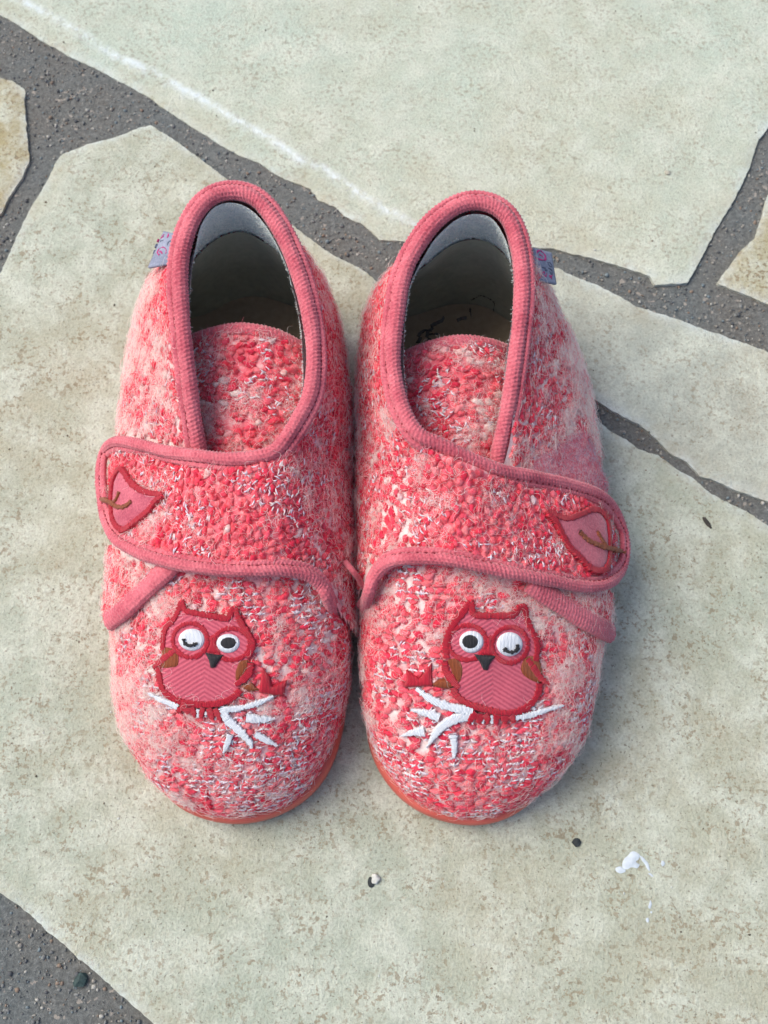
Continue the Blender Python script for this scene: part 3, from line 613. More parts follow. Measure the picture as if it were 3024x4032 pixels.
def slipper(cfg):
    side = cfg['side']                                    # -1: the strap closes to the left, +1: to the right
    O = np.array([un(x / .548611, y / .548611, z) for x, y, z in cfg['sil']])
    Oxy = spline(O[:, :2], 1200, True)
    cen = Oxy.mean(0); org = np.array([cen[0], cen[1], 0.0])
    root = empty('slipper', org, label=cfg['label'], category='slipper', group='pair of pink owl slippers')
    Ctop = np.array([un(*px(c, [(x, y)])[0], z) for c, x, y, z in cfg['top']])
    Cd = spline(Ctop, 1200, True)
    cnt = cfg['counts']
    bl = anchored(Oxy, [np.array(un(x / .548611, y / .548611, z)[:2]) for x, y, z in cfg['anchO']], cnt)
    tl = anchored(Cd, [un(*px(c, [(x, y)])[0], z) for c, x, y, z in cfg['anchT']], cnt)
    bl = smooth1(bl, 14, True); tl = smooth1(tl, 8, True); nc = len(bl)
    tg = np.roll(bl, -1, 0) - np.roll(bl, 1, 0); nrm = unit(np.stack([tg[:, 1], -tg[:, 0]], 1))
    nrm = nrm * np.sign(((bl - cen) * nrm).sum(1).mean()); n3 = np.c_[nrm, np.zeros(nc)]
    # the sole shows at the toe and on the inner front side
    yy = bl[:, 1]; toe = np.clip((4.6 - yy) / 2.6, 0, 1); inner = np.clip(0.5 - side * (bl[:, 0] - cen[0]) / 3.0, 0, 1)
    show = smooth1(toe * np.clip(inner + np.clip((1.6 - yy) / 1.2, 0, 1), 0, 1), 8, True)
    b = np.c_[bl, np.full(nc, 0.85)] - n3 * (0.30 + 0.0 * show)[:, None]
    b1 = (0.55 * (1 - show) + 0.12 * show)[:, None]
    Dxy = np.linalg.norm((bl - tl[:, :2]), axis=1)[:, None]
    k1 = np.array([cfg.get('k1', 2.35)])
    P1 = b + n3 * b1 + np.array([0, 0, 1.]) * k1
    P2 = tl + np.c_[(b - tl)[:, :2] * .5, np.zeros(nc)] + np.array([0, 0, -1.35])
    nr = 70; tt = np.linspace(0, 1, nr)
    Fm = bez(b[None], P1[None], P2[None], tl[None], tt)
    # soft unevenness of worn felt
    V = Fm.reshape(-1, 3); F = grid_faces(nr, nc); Nf = vnormals(V, F)
    if (Nf.reshape(nr, nc, 3)[nr // 3] * n3).sum() < 0: Nf = -Nf; F = F[:, ::-1]
    V = V + Nf * np.array([0.07 * nz(p, .5, cfg['seed']) + 0.035 * nz(p, 1.3, cfg['seed']) for p in V])[:, None]
    fade = np.repeat(np.clip((1 - tt) / .08, 0, 1), nc)[:, None]; 
    Nf = vnormals(V, F); G = lambda h: V + Nf * h
    T0 = bvh(V, F); TQ = bvh(G(0.22), F); TS = bvh(G(cfg.get('strap_h', 0.5)), F)
    PX = proj(V)
    HC[0] = proj(np.array([[cen[0], cen[1] + .5, 3.0]]))[0]
    # ---- vamp and quarters: the front is under, the heel and sides lie 2 mm over it
    front = px(*cfg['front_edge']); fpoly = np.r_[front, np.array([[front[-1][0] + 400, 4600], [front[0][0] - 400, 4600]])] if front[0][0] < front[-1][0] else None
    inF = inpoly(PX, fpoly)
    fc = PX[F].mean(1); fF = inpoly(fc, fpoly)
    # grow the vamp a little under the quarters
    vd = segdist(PX, front, False); vam = (fF | (vd[F].min(1) < 60))
    def sub(Vx, Fx):
        u_ = np.unique(Fx); mp_ = np.full(len(Vx), -1); mp_[u_] = np.arange(len(u_)); return Vx[u_], mp_[Fx]
    Vv, Fv = sub(V, F[vam]); vamp = mesh_obj('vamp', Vv, Fv, M['fabric_pale'], root, org)
    Vq, Fq = sub(G(0.2), F[~fF]); quarter = mesh_obj('heel_and_side_upper', Vq, Fq, M['fabric_pale'], root, org)
    # ---- sole
    so_ = np.c_[bl, np.zeros(nc)] + n3 * (-0.24 + 0.24 * show)[:, None]
    prof = [(-.30, 0.0), (-.06, 0.02), (0, .12), (0.01, .45), (0.0, .72), (-.05, .84), (-.13, .9), (-.6, .92)]
    prof = [(o_, z_ * (1 - .0)) for o_, z_ in prof]
    Vs = np.concatenate([so_ + n3 * o_ + np.array([0, 0, z_]) for o_, z_ in prof]); Fs = grid_faces(len(prof), nc).tolist() + [list(range(nc))[::-1], [(len(prof) - 1) * nc + k for k in range(nc)]]
    mesh_obj('sole', Vs, Fs, M['sole'], root, org)
    # ---- inside: pale terry band, darker heel lining, insole
    Gi = lambda h: (V - Nf * h).reshape(nr, nc, 3)
    r0 = int(nr * .64)
    tt_n = np.array([0.02 * nz((j * .9, .4), 1.0, cfg['seed']) + .03 * nz((j * .15, .1), 1.0, 4) for j in range(nc)]); hb = Gi(0.26); hb[r0, :, 2] += tt_n * 6; lin_ = mesh_obj('terry_band', hb[r0:].reshape(-1, 3), grid_faces(nr - r0, nc)[:, ::-1], M['terry'], root, org)
    tF = grid_faces(nr - r0, nc)[:, ::-1]; P_, N_, _a = sample(hb[r0:].reshape(-1, 3), tF, 16000); N_ = unit(np.c_[(np.r_[[cen]] - P_[:, :2]), np.zeros(len(P_))])
    tc4 = np.array([lin(236, 244, 240), lin(214, 226, 226), lin(250, 252, 246)]); strands('terry_pile', P_ + N_ * .01 - np.array([0, 0, 1]) * rng.uniform(0, .12, len(P_))[:, None] * (P_[:, 2:] < hb[r0 + 3, :, 2].max()), N_, rng.uniform(.04, .11, len(P_)), rng.uniform(.3, 1.2, len(P_)), tc4[rng.integers(0, 3, len(P_))], root, org, (.006, .011), 5, 5.0)
    hb2 = Gi(0.34)[: r0 + 3].copy(); hb2[0, :, 2] = 1.0
    lining = mesh_obj('heel_lining', hb2.reshape(-1, 3), grid_faces(r0 + 3, nc)[:, ::-1], M['lining'], root, org)
    ib = b[:, :2] - nrm * 0.3; rings = [np.c_[cen + (ib - cen) * s_, np.full(nc, 1.35 - .12 * (1 - s_))] for s_ in (1, .8, .5, .2, .02)]
    mesh_obj('insole', np.concatenate(rings), grid_faces(5, nc), M['insole'], root, org)
    # ---- tongue
    tp = cfg['tongue']; ns, ntg = 40, 44
    Lc, Rc, zc = px('D', tp['left']), px('D', tp['right']), tp['z']
    L_, R_ = spline(np.c_[Lc, np.array(zc)[:, None]], ntg), spline(np.c_[Rc, np.array(zc)[:, None]], ntg)
    s_ = np.linspace(-1, 1, ns); VT = np.zeros((ntg, ns, 3))
    for i in range(ntg):
        for j in range(ns):
            f_ = (s_[j] + 1) / 2; pxx = L_[i] * (1 - f_) + R_[i] * f_
            arc = tp['arc'] * (1 - s_[j] ** 2) * (i / (ntg - 1)) ** 2; z_ = pxx[2] - 1.0 * abs(s_[j]) ** 2.2
            VT[i, j] = un(pxx[0], pxx[1] - arc / .548611, z_)
    Ft = grid_faces(ntg, ns, False); Vt = VT.reshape(-1, 3); Nt = vnormals(Vt, Ft)
    if Nt[:, 2].mean() < 0: Nt = -Nt; Ft = Ft[:, ::-1]
    nV = len(Vt); bd = [(i * ns + j) for i, j in [(0, j) for j in range(ns)] + [(i, ns - 1) for i in range(1, ntg)] + [(ntg - 1, j) for j in range(ns - 2, -1, -1)] + [(i, 0) for i in range(ntg - 2, 0, -1)]]
    Ftt = Ft.tolist() + [[f[3] + nV, f[2] + nV, f[1] + nV, f[0] + nV] for f in Ft.tolist()] + [[bd[i], bd[(i + 1) % len(bd)], bd[(i + 1) % len(bd)] + nV, bd[i] + nV] for i in range(len(bd))]
    tongue = mesh_obj('tongue', np.r_[Vt, Vt - Nt * .3], Ftt, M['fabric'], root, org)
    tub, *_ = tube('tongue_binding', VT[-1] - Nt.reshape(ntg, ns, 3)[-1] * .08, Nt.reshape(ntg, ns, 3)[-1], .2, .17, M['binding'], tongue, org)
    # ---- strap (on the outer side it lies free over the quarter; on the inner side it runs on into it)
    spoly = px(*cfg['strap']); LIFT = cfg['strap_lift']
    strap, Vst, Fst, _ = patch('strap', TS, spoly, -.05, M['fabric'], root, org, grid=16, thick=.3, zf=3.0, edge_drop=.1, lift=LIFT)
    # ---- bindings
    bp = []; bn = []; bw = []
    for c, x, y, z in cfg['bind']:
        p = px(c, [(x, y)])[0]
        if z is None: q, n_ = hit(TS, p, 3.0)
        else: q = un(p[0], p[1], z); n_ = np.array([0, 0, 1.]) * .6 + unit(CP - q) * .6
        bp.append(q); bn.append(n_); bw.append(.205 if c == 'D' else (.18 if z is not None and z > 5 else .14 if z is not None else (.14 if (c == 'C3' and x < 130) or (c == 'C4' and x > 1470) else .155)))
    bw = smooth1(np.array(bw), 2); A = spline(np.c_[np.array(bp), np.array(bn), bw], 500)
    _, bP, bB, bN, bA = tube('edge_binding', A[:, :3], unit(A[:, 3:6]), A[:, 6], .2, M['binding'], root, org)
    if True:   # the flat stitched lip of the binding, and its row of dark stitches
        sg = cfg['lip']
        tube('binding_lip', bP + bB * sg * (bA + .045)[:, None] - bN * .05, bN, .095, .085, M['binding'], root, org, around=18, step=.035)
        nst = int(plen(bP) / .22); idx = np.linspace(5, len(bP) - 6, nst).astype(int); idx = idx[rng.random(nst) > .14]; nst = len(idx); iv1, if1 = ICO1
        T_ = unit(np.gradient(bP, axis=0)); ctr = bP + bB * sg * (bA - .01)[:, None] + bN * .055
        Vs2 = ctr[idx][:, None] + (iv1[None, :, 0] * rng.uniform(.05, .1, nst)[:, None])[..., None] * T_[idx][:, None] + (iv1[None, :, 1] * .034)[..., None] * bB[idx][:, None] + (iv1[None, :, 2] * .03)[..., None] * bN[idx][:, None]
        mesh_obj('binding_stitches', Vs2.reshape(-1, 3), (if1[None] + (np.arange(nst) * len(iv1))[:, None, None]).reshape(-1, 3), M['stitch'], root, org, kind='stuff')
    A = np.array([np.r_[hit(TQ, p, 2.0)] if False else np.concatenate(hit(TQ, p, 2.0)) for p in spline(px(*cfg['quarter_edge']), 60)])
    tube('quarter_edge_binding', smooth1(A[:, :3], 4), unit(A[:, 3:]), cfg.get('qw', .26), .17, M['binding'], root, org)
    # ---- embroidery
    E = cfg['owl']; oc = E['frame']; emb = empty('owl_embroidery', (0, 0, 0)); emb.parent = root; emb['label'] = E['label']
    HP = .14
    pp = lambda l: px(oc, l)
    kw = dict(parent=emb, origin=org)
    sc = 1.0 / CR[oc][2]
    patch('owl_body', T0, pp(E['body']), HP, M['herring'], grid=8, thick=.16, centre=px(oc, [E['belly']])[0], smooth_out=False, edge_drop=.03, **kw)
    for q in E['wing']: patch('wing', T0, pp(q), HP + .03, M['brown'], grid=7, thick=.15, **kw)
    for q in E['tail']: patch('tail', T0, pp(q), HP + .03, M['brown'], grid=7, thick=.15, **kw)
    for q in E['red_tail']: patch('red_tail_feathers', T0, pp(q), HP + .05, M['red'], grid=7, thick=.16, smooth_out=False, **kw)
    for c_, rx, ry in E['ring']:
        th = np.linspace(0, 2 * np.pi, 28, endpoint=False); satin('eye_ring', T0, pp(np.stack([c_[0] + rx * np.cos(th), c_[1] + ry * np.sin(th)], 1)), 56 * sc * E['w'], HP + .03, M['red'], closed=True, **kw)
    patch('brow', T0, pp(E['brow']), HP + .045, M['red'], grid=7, thick=.1, smooth_out=False, **kw)
    for q, wd in E['outline']: satin('red_outline', T0, pp(q), np.array(wd) * sc if not np.isscalar(wd) else wd * sc, HP + .04, M['red'], **kw)
    el = lambda c_, rx, ry: pp([(c_[0] + rx * math.cos(t), c_[1] + ry * math.sin(t)) for t in np.linspace(0, 2 * math.pi, 20, endpoint=False)])
    eyes = []
    for c_, rx, ry in E['eye']: eyes.append(patch('eye', T0, el(c_, rx, ry), HP + .07, M['white'], grid=7, thick=.12, **kw)[0])
    c_, rx, ry = E['pupil']; patch('pupil', T0, el(c_, rx, ry), HP + .10, M['black'], eyes[E['open']], org, grid=7, thick=.1) if False else patch('pupil', T0, el(c_, rx, ry), HP + .10, M['black'], grid=7, thick=.1, **kw)
    satin('wink', T0, pp(E['wink']), 36 * sc * E['w'], HP + .135, M['black'], **kw)
    patch('beak', T0, pp(E['beak']), HP + .10, M['black'], grid=7, thick=.14, smooth_out=False, **kw)
    for q, wd in E['twig']: satin('twig', T0, pp(q), np.array(wd) * sc * 1.02, HP + .03, M['white'], **kw)
    for q, wd in E['toe']: satin('claw', T0, pp(q), np.array(wd) * sc, HP + .05, M['red'], **kw)
    # ---- leaf on the strap
    Lf = cfg['leaf']; lf = empty('leaf_embroidery', (0, 0, 0)); lf.parent = root; lf['label'] = Lf['label']
    lc = Lf['frame']; HL = .13
    patch('leaf_patch', TS, px(lc, Lf['outline']), HL, M['leaf'], lf, org, grid=8, thick=.16, smooth_out=False)
    satin('leaf_outline', TS, px(lc, Lf['outline']), Lf['w'], HL + .03, M['red'], lf, org, closed=True)
    for q, wd in Lf['stem']: satin('leaf_vein', TS, px(lc, q), wd, HL + .06, M['brown'], lf, org)
    # ---- woven label in the side seam
    Tg = cfg['tag']; tcn = Tg['frame']; tl_ = px(tcn, Tg['quad']); nu, nv = 12, 16; VT2 = np.zeros((nv, nu, 3))
    for i in range(nv):
        for j in range(nu):
            a_, c2 = i / (nv - 1), j / (nu - 1); p = (tl_[0] * (1 - c2) + tl_[1] * c2) * (1 - a_) + (tl_[3] * (1 - c2) + tl_[2] * c2) * a_
            VT2[i, j] = un(p[0], p[1], Tg['z'][0] * (1 - c2) + Tg['z'][1] * c2 + .06 * math.sin(c2 * 3.1) + .02 * math.sin(a_ * 5))
    Fg = grid_faces(nv, nu, False); Vg = VT2.reshape(-1, 3); Ng = vnormals(Vg, Fg); 
    if (Ng * (CP - Vg)).sum() < 0: Ng = -Ng; Fg = Fg[:, ::-1]
    nV = len(Vg); bd = [j for j in range(nu)] + [i * nu + nu - 1 for i in range(1, nv)] + [(nv - 1) * nu + j for j in range(nu - 2, -1, -1)] + [i * nu for i in range(nv - 2, 0, -1)]
    tag = mesh_obj('woven_label', np.r_[Vg, Vg - Ng * .07], Fg.tolist() + [[f[3] + nV, f[2] + nV, f[1] + nV, f[0] + nV] for f in Fg.tolist()] + [[bd[i], bd[(i + 1) % len(bd)], bd[(i + 1) % len(bd)] + nV, bd[i] + nV] for i in range(len(bd))], M['tag'], root, org)
    tt_ = bvh(Vg, Fg)
    for nm, q, wd, mt in Tg['marks']: satin(nm, tt_, px(tcn, q), wd, .035, M[mt], tag, org, height=.012)
    # ---- pen marks on the lining, loop patch, loose yarn end
    if 'pen' in cfg:
        ti = bvh(hb2.reshape(-1, 3), grid_faces(r0 + 3, nc))
        for q, wd in cfg['pen']:
            A = np.array([np.concatenate(hit(ti, p, 3)) for p in spline(px('I2', q), 30)])
            satin('pen_mark', ti, px('I2', q), wd * .45, .03, M['ink'], lining, org, height=.012)
    if 'loop_patch' in cfg: 
        _, Vl, Fl, _ = patch('loop_patch', TQ, px(*cfg['loop_patch']), .08, M['velcro'], root, org, grid=12, thick=.14)
        Fl = np.array([f for f in Fl if len(f) == 3]); P_, N_, _a = sample(Vl, Fl, int(sample(Vl, Fl, 5)[2] * 700)); N_ = N_ * np.sign((N_ * (CP - P_)).sum(1, keepdims=True))
        lc4 = np.array([lin(240, 156, 170), lin(244, 222, 224), lin(216, 206, 218), lin(232, 122, 140)])
        strands('loop_pile', P_, N_, rng.uniform(.08, .3, len(P_)), rng.uniform(.1, .7, len(P_)), lc4[rng.integers(0, 4, len(P_))], root, org, (.003, .0055), 5, 4.0)
    if 'end' in cfg:
        A = np.array([un(*px(c, [(x, y)])[0], z) for c, x, y, z in cfg['end']]); A = spline(A, 40)
        tube('loose_yarn_end', A, np.tile(np.array([0, 0, 1.]), (40, 1)), .085, .085, M['binding'], root, org, around=12, rib=False)
    # ---- boucle yarn and mohair fuzz
    owl_area = np.r_[[pp(E['body'])]][0]
    exc = [pp(E['body'])] + [pp(q) for q in E['red_tail']]
    sd = cfg['seed']; bpx = proj(bP[::6])
    bias = lambda P: .17 * np.clip(side * (P[:, 0] - cen[0]) / 3.0, -1, 1) - .16 * np.clip((4.2 - P[:, 1]) / 2.5, 0, 1)
    def m_vamp(P):
        q = proj(P); k = inpoly(q, fpoly)
        k &= ~(inpoly(q, exc[0]) & (segdist(q, exc[0]) > 7))
        for e in exc[1:]: k &= ~inpoly(q, e)
        for tw, wd in E['twig']: k &= segdist(q, pp(tw), False) > max(wd) * sc * .5
        return k
    def m_q(P):
        q = proj(P); k = ~(inpoly(q, spoly) & (LIFT(q) > -.17)) & (P[:, 2] > 0.9) & (segdist(q, bpx, False) > 40)
        if 'loop_patch' in cfg: k &= ~(inpoly(q, px(*cfg['loop_patch'])) & (P[:, 2] > 1.5))
        return k
    def m_fuzz(P):
        q = proj(P); k = m_vamp(P)
        for e in exc[1:]: k &= segdist(q, e) > 26
        return k
    leafp = px(lc, Lf['outline'])
    def m_s(P):
        q = proj(P); k = inpoly(q, spoly) & (LIFT(q) > -.22) & (segdist(q, bpx, False) > 40) & ~inpoly(q, leafp)
        for vq, wd in Lf['stem']: k &= segdist(q, px(lc, vq), False) > wd * .6
        return k
    m_all = lambda P: np.ones(len(P), bool)
    xd = lambda P: np.tile(np.array([1., 0.05, 0]), (len(P), 1)); yd = lambda P: np.tile(np.array([.35 * side * -1, 1., 0]), (len(P), 1))
    zd = lambda P: np.tile(np.array([0, .5, 1.]), (len(P), 1))
    Vt3, Ft3 = Vt, Ft
    yarn(Vv, Fv, xd, m_vamp, vamp, org, sd, cream=-.02, lu=.27, lv=.16, dens=160, thread=.5, q=(np.array([0, 1, .55]), .2), bias=bias, tb=lambda P: .13 * np.clip((4.5 - P[:, 1]) / 2, -1, 1) - .12 * side * (P[:, 0] - cen[0]) / 3)
    yarn(Vq, Fq, yd, m_q, quarter, org, sd + 2, cream=.0, lu=.22, lv=.16, dens=150, thread=.12, bias=bias)
    Fst = np.array([f for f in Fst if len(f) == 3]); yarn(Vst, Fst, yd, m_s, strap, org, sd + 5, cream=-.2, lu=.205, lv=.155, dens=210, thread=.3)
    yarn(Vt3, Ft3, xd, m_all, tongue, org, sd + 7, cream=0.0, lu=.25, lv=.16, dens=130, thread=.3)
    fuzz(Vv, Fv, m_fuzz, vamp, org, sd, 680, cream=-.03, bias=bias)
    fuzz(Vq, Fq, m_q, quarter, org, sd + 2, 620, cream=-.04, lift=.5, bias=bias)
    fuzz(Vst, Fst, m_s, strap, org, sd + 5, 420, cream=-.18)
    fuzz(Vt3, Ft3, m_all, tongue, org, sd + 7, 330, .2, .6)
    return root

def wave(q): return q
LEFT = dict(side=-1, seed=2.0, label="pink wool slipper with strap closing to the left, left one of the pair", 
    sil=[(510, 1784, .3), (365, 1742, .5), (290, 1660, 1.5), (247, 1560, 1.5), (230, 1420, 2), (226, 1330, 2), (228, 1250, 2.5), (232, 1100, 2.5), (240, 1000, 2.5), (252, 930, 2.5), (264, 850, 2.5), (287, 740, 2.5), (307, 640, 3), (335, 560, 4), (370, 505, 5.5), (410, 450, 6), (490, 408, 6.4), (560, 425, 6.2), (610, 452, 6), (655, 505, 5), (686, 570, 4), (711, 660, 3), (731, 750, 2.5), (748, 850, 2.5), (754, 950, 2.5), (757, 1050, 2.5), (760, 1200, 2.5), (760, 1330, 2.5), (764, 1450, 1.5), (755, 1550, 1), (700, 1690, .5), (620, 1755, .5)],
    top=[('D', 530, 990, 5.6), ('D', 470, 992, 5.35), ('D', 432, 975, 5.1), ('D', 418, 900, 5.6), ('D', 405, 800, 6.1), ('D', 394, 700, 6.45), ('D', 390, 610, 6.65), ('D', 398, 540, 6.8), ('D', 418, 475, 6.95), ('D', 452, 433, 7.0), ('D', 500, 418, 7.0), ('D', 550, 433, 6.95), ('D', 596, 487, 6.85), ('D', 632, 560, 6.7), ('D', 657, 640, 6.5), ('D', 672, 720, 6.3), ('D', 677, 790, 6.2), ('D', 670, 850, 6.1), ('D', 648, 900, 6.0), ('D', 610, 945, 5.9), ('D', 570, 975, 5.75)],
    anchO=[(510, 1784, .3), (236, 1050, 2.5), (287, 740, 2.5), (490, 408, 6.4), (731, 750, 2.5), (757, 1050, 2.5)],
    anchT=[('D', 540, 985, 5.65), ('D', 432, 975, 5.1), ('D', 398, 740, 6.3), ('D', 495, 418, 7.0), ('D', 676, 770, 6.2), ('D', 630, 925, 5.95)], counts=[56, 30, 36, 36, 30, 56],
    front_edge=('C3', [(40, 1250), (120, 1190), (200, 1140), (285, 1060), (375, 975), (470, 885), (560, 870), (750, 895), (950, 905), (1120, 900), (1280, 920), (1370, 980), (1410, 1060), (1450, 1150), (1490, 1210), (1600, 1260)]),
    strap=('C3', [(1290, 60), (1230, 110), (1120, 180), (980, 230), (830, 240), (650, 220), (450, 190), (300, 150), (205, 150), (150, 155), (115, 205), (100, 290), (100, 400), (115, 510), (140, 620), (185, 700), (280, 790), (400, 830), (560, 870), (750, 895), (950, 905), (1120, 900), (1280, 920), (1370, 980), (1430, 1000), (1440, 800), (1420, 500), (1380, 250)]),
    strap_lift=lambda q: -0.26 * np.clip((q[:, 0] - 1080) / 170, 0, 1),
    bind=[('D', 432, 1000, 4.95), ('D', 430, 975, 5.15), ('D', 418, 900, 5.65), ('D', 405, 800, 6.15), ('D', 394, 700, 6.5), ('D', 388, 610, 6.7), ('D', 394, 540, 6.85), ('D', 416, 475, 7.0), ('D', 452, 430, 7.1), ('D', 500, 415, 7.1), ('D', 552, 430, 7.05), ('D', 598, 485, 6.95), ('D', 634, 560, 6.8), ('D', 660, 640, 6.6), ('D', 675, 720, 6.45), ('D', 678, 790, 6.35), ('D', 671, 850, 6.25), ('D', 648, 900, 6.2), ('C3', 1120, 180, 6.1), ('C3', 980, 228, 6.05), ('C3', 830, 240, 5.9), ('C3', 650, 222, 5.6), ('C3', 450, 190, None), ('C3', 300, 152, None), ('C3', 200, 135, None), ('C3', 140, 145, None), ('C3', 92, 195, None), ('C3', 70, 290, None), ('C3', 70, 400, None), ('C3', 86, 520, None), ('C3', 116, 640, None), ('C3', 170, 720, None), ('C3', 280, 785, None), ('C3', 400, 828, None), ('C3', 560, 868, None), ('C3', 750, 893, None), ('C3', 950, 903, None), ('C3', 1120, 898, None), ('C3', 1280, 918, None), ('C3', 1370, 980, None), ('C3', 1415, 1060, None), ('C3', 1450, 1150, 3.2), ('C3', 1475, 1220, 2.2)], lip=-1,
    quarter_edge=('C3', [(500, 850), (470, 885), (375, 975), (285, 1060), (200, 1140), (125, 1195)]), qw=.3,
    tongue=dict(left=[(395, 1060), (392, 960), (390, 850), (394, 745)], right=[(690, 1010), (690, 930), (690, 850), (684, 770)], z=[4.5, 4.9, 5.2, 5.3], arc=46),
    owl=dict(frame='O1', w=1.0, label='embroidered red owl winking its left eye', belly=(640, 900),
        body=[(370, 130), (420, 230), (600, 270), (800, 310), (900, 320), (950, 240), (1000, 190), (1060, 300), (1130, 420), (1200, 560), (1200, 680), (1150, 780), (1150, 850), (1180, 880), (1150, 980), (1060, 1090), (1050, 1150), (1000, 1220), (850, 1290), (600, 1325), (400, 1290), (220, 1230), (140, 1100), (110, 920), (90, 880), (150, 700), (170, 500), (220, 390), (300, 300), (350, 200)],
        wing=[[(150, 660), (260, 655), (335, 700), (355, 790), (330, 880), (260, 910), (120, 905), (135, 800)], [(1050, 800), (1150, 800), (1140, 930), (1010, 1070), (990, 950), (1015, 860)]],
        tail=[[(1070, 1100), (1130, 1085), (1180, 1060), (1225, 1120), (1280, 1155), (1160, 1172), (1085, 1140)]],
        red_tail=[[(1310, 900), (1350, 950), (1390, 1000), (1415, 1110), (1500, 1070), (1595, 1035), (1570, 1130), (1560, 1225), (1400, 1210), (1265, 1180), (1285, 1050)]],
        ring=[((475, 572), 200, 200), ((955, 615), 212, 185)], brow=[(640, 455), (700, 520), (760, 480), (775, 600), (850, 740), (740, 735), (640, 715), (700, 600)],
        outline=[([(160, 690), (165, 560), (200, 420), (290, 320), (340, 220), (372, 120), (415, 220), (520, 250), (680, 275), (820, 300), (915, 310), (950, 240), (992, 188), (1030, 290), (1080, 390), (1140, 480), (1195, 590), (1190, 680), (1130, 770)], 72), ([(105, 890), (118, 1020), (160, 1150), (240, 1230), (350, 1285), (440, 1308), (600, 1325), (760, 1318), (900, 1280), (1000, 1220), (1060, 1150)], 80), ([(300, 690), (200, 770), (110, 850), (50, 905)], [70, 85, 75, 30]), ([(1180, 830), (1165, 940), (1095, 1030), (1005, 1095)], [60, 90, 90, 60])],
        eye=[((490, 565), 150, 132), ((915, 605), 135, 112)], pupil=((922, 600), 104, 80), open=1, wink=[(410, 548), (420, 600), (470, 632), (520, 625), (568, 602)],
        beak=[(650, 715), (740, 730), (860, 740), (800, 820), (755, 890), (710, 890), (690, 800)],
        twig=[([(-20, 1190), (120, 1268), (330, 1350)], [24, 60, 74]), ([(820, 1372), (1000, 1375), (1250, 1310), (1430, 1222)], [70, 66, 58, 22]), ([(820, 1360), (900, 1500), (1050, 1640), (1165, 1770), (1180, 1830)], [90, 110, 95, 70, 20]), ([(1120, 1480), (1280, 1498), (1450, 1485)], [110, 90, 24]), ([(1220, 1665), (1340, 1738), (1470, 1800)], [70, 74, 24]), ([(935, 1670), (900, 1780), (850, 1890)], [80, 70, 18]), ([(560, 1375), (560, 1470)], [40, 30]), ([(655, 1400), (655, 1470)], [36, 24])],
        toe=[([(430, 1345), (370, 1370), (322, 1410)], [90, 90, 40]), ([(440, 1350), (440, 1400), (440, 1430)], [100, 100, 40]), ([(480, 1350), (510, 1420), (522, 1475)], [80, 70, 30]), ([(625, 1350), (608, 1420), (600, 1475)], [70, 70, 30]), ([(690, 1360), (715, 1430), (735, 1500)], [80, 90, 30]), ([(760, 1360), (790, 1430), (825, 1520)], [80, 70, 24])]),
    leaf=dict(frame='C3', w=24, label='embroidered pink leaf pointing right', outline=[(195, 300), (225, 320), (260, 375), (320, 425), (390, 448), (448, 460), (405, 500), (365, 555), (290, 615), (225, 660), (180, 635), (155, 575), (150, 480), (158, 380)],
        stem=[([(100, 478), (150, 500), (190, 528), (235, 528), (275, 495)], 17), ([(165, 512), (190, 480), (205, 438)], 14)]),
    tag=dict(frame='T1', quad=[(580, 410), (880, 480), (700, 1310), (150, 1400)], z=(5.6, 6.2), marks=[('label_emblem', [(470, 1065), (412, 1020), (440, 935), (510, 868), (590, 858), (650, 905), (655, 975), (640, 1040)], 5, 'tagpink'), ('label_emblem', [(480, 968), (520, 985), (550, 1035)], 5, 'tagpink'),
        ('label_letter', [(410, 700), (440, 630)], 5, 'tagpink'), ('label_letter', [(520, 620), (560, 540), (610, 500)], 5, 'tagpink'), ('label_letter', [(540, 590), (585, 560)], 4, 'tagpink'), ('label_letter', [(690, 590), (720, 490)], 7, 'tagpink'), ('label_letter', [(690, 540), (730, 545)], 4, 'tagpink'),
        ('label_letter', [(360, 860), (385, 780), (430, 750), (410, 810), (370, 850)], 5, 'taggrey'), ('label_letter', [(310, 1020), (330, 960), (370, 930)], 5, 'taggrey'), ('label_letter', [(490, 690), (580, 665)], 5, 'taggrey'), ('label_letter', [(690, 800), (720, 700), (780, 690)], 8, 'taggrey')]))
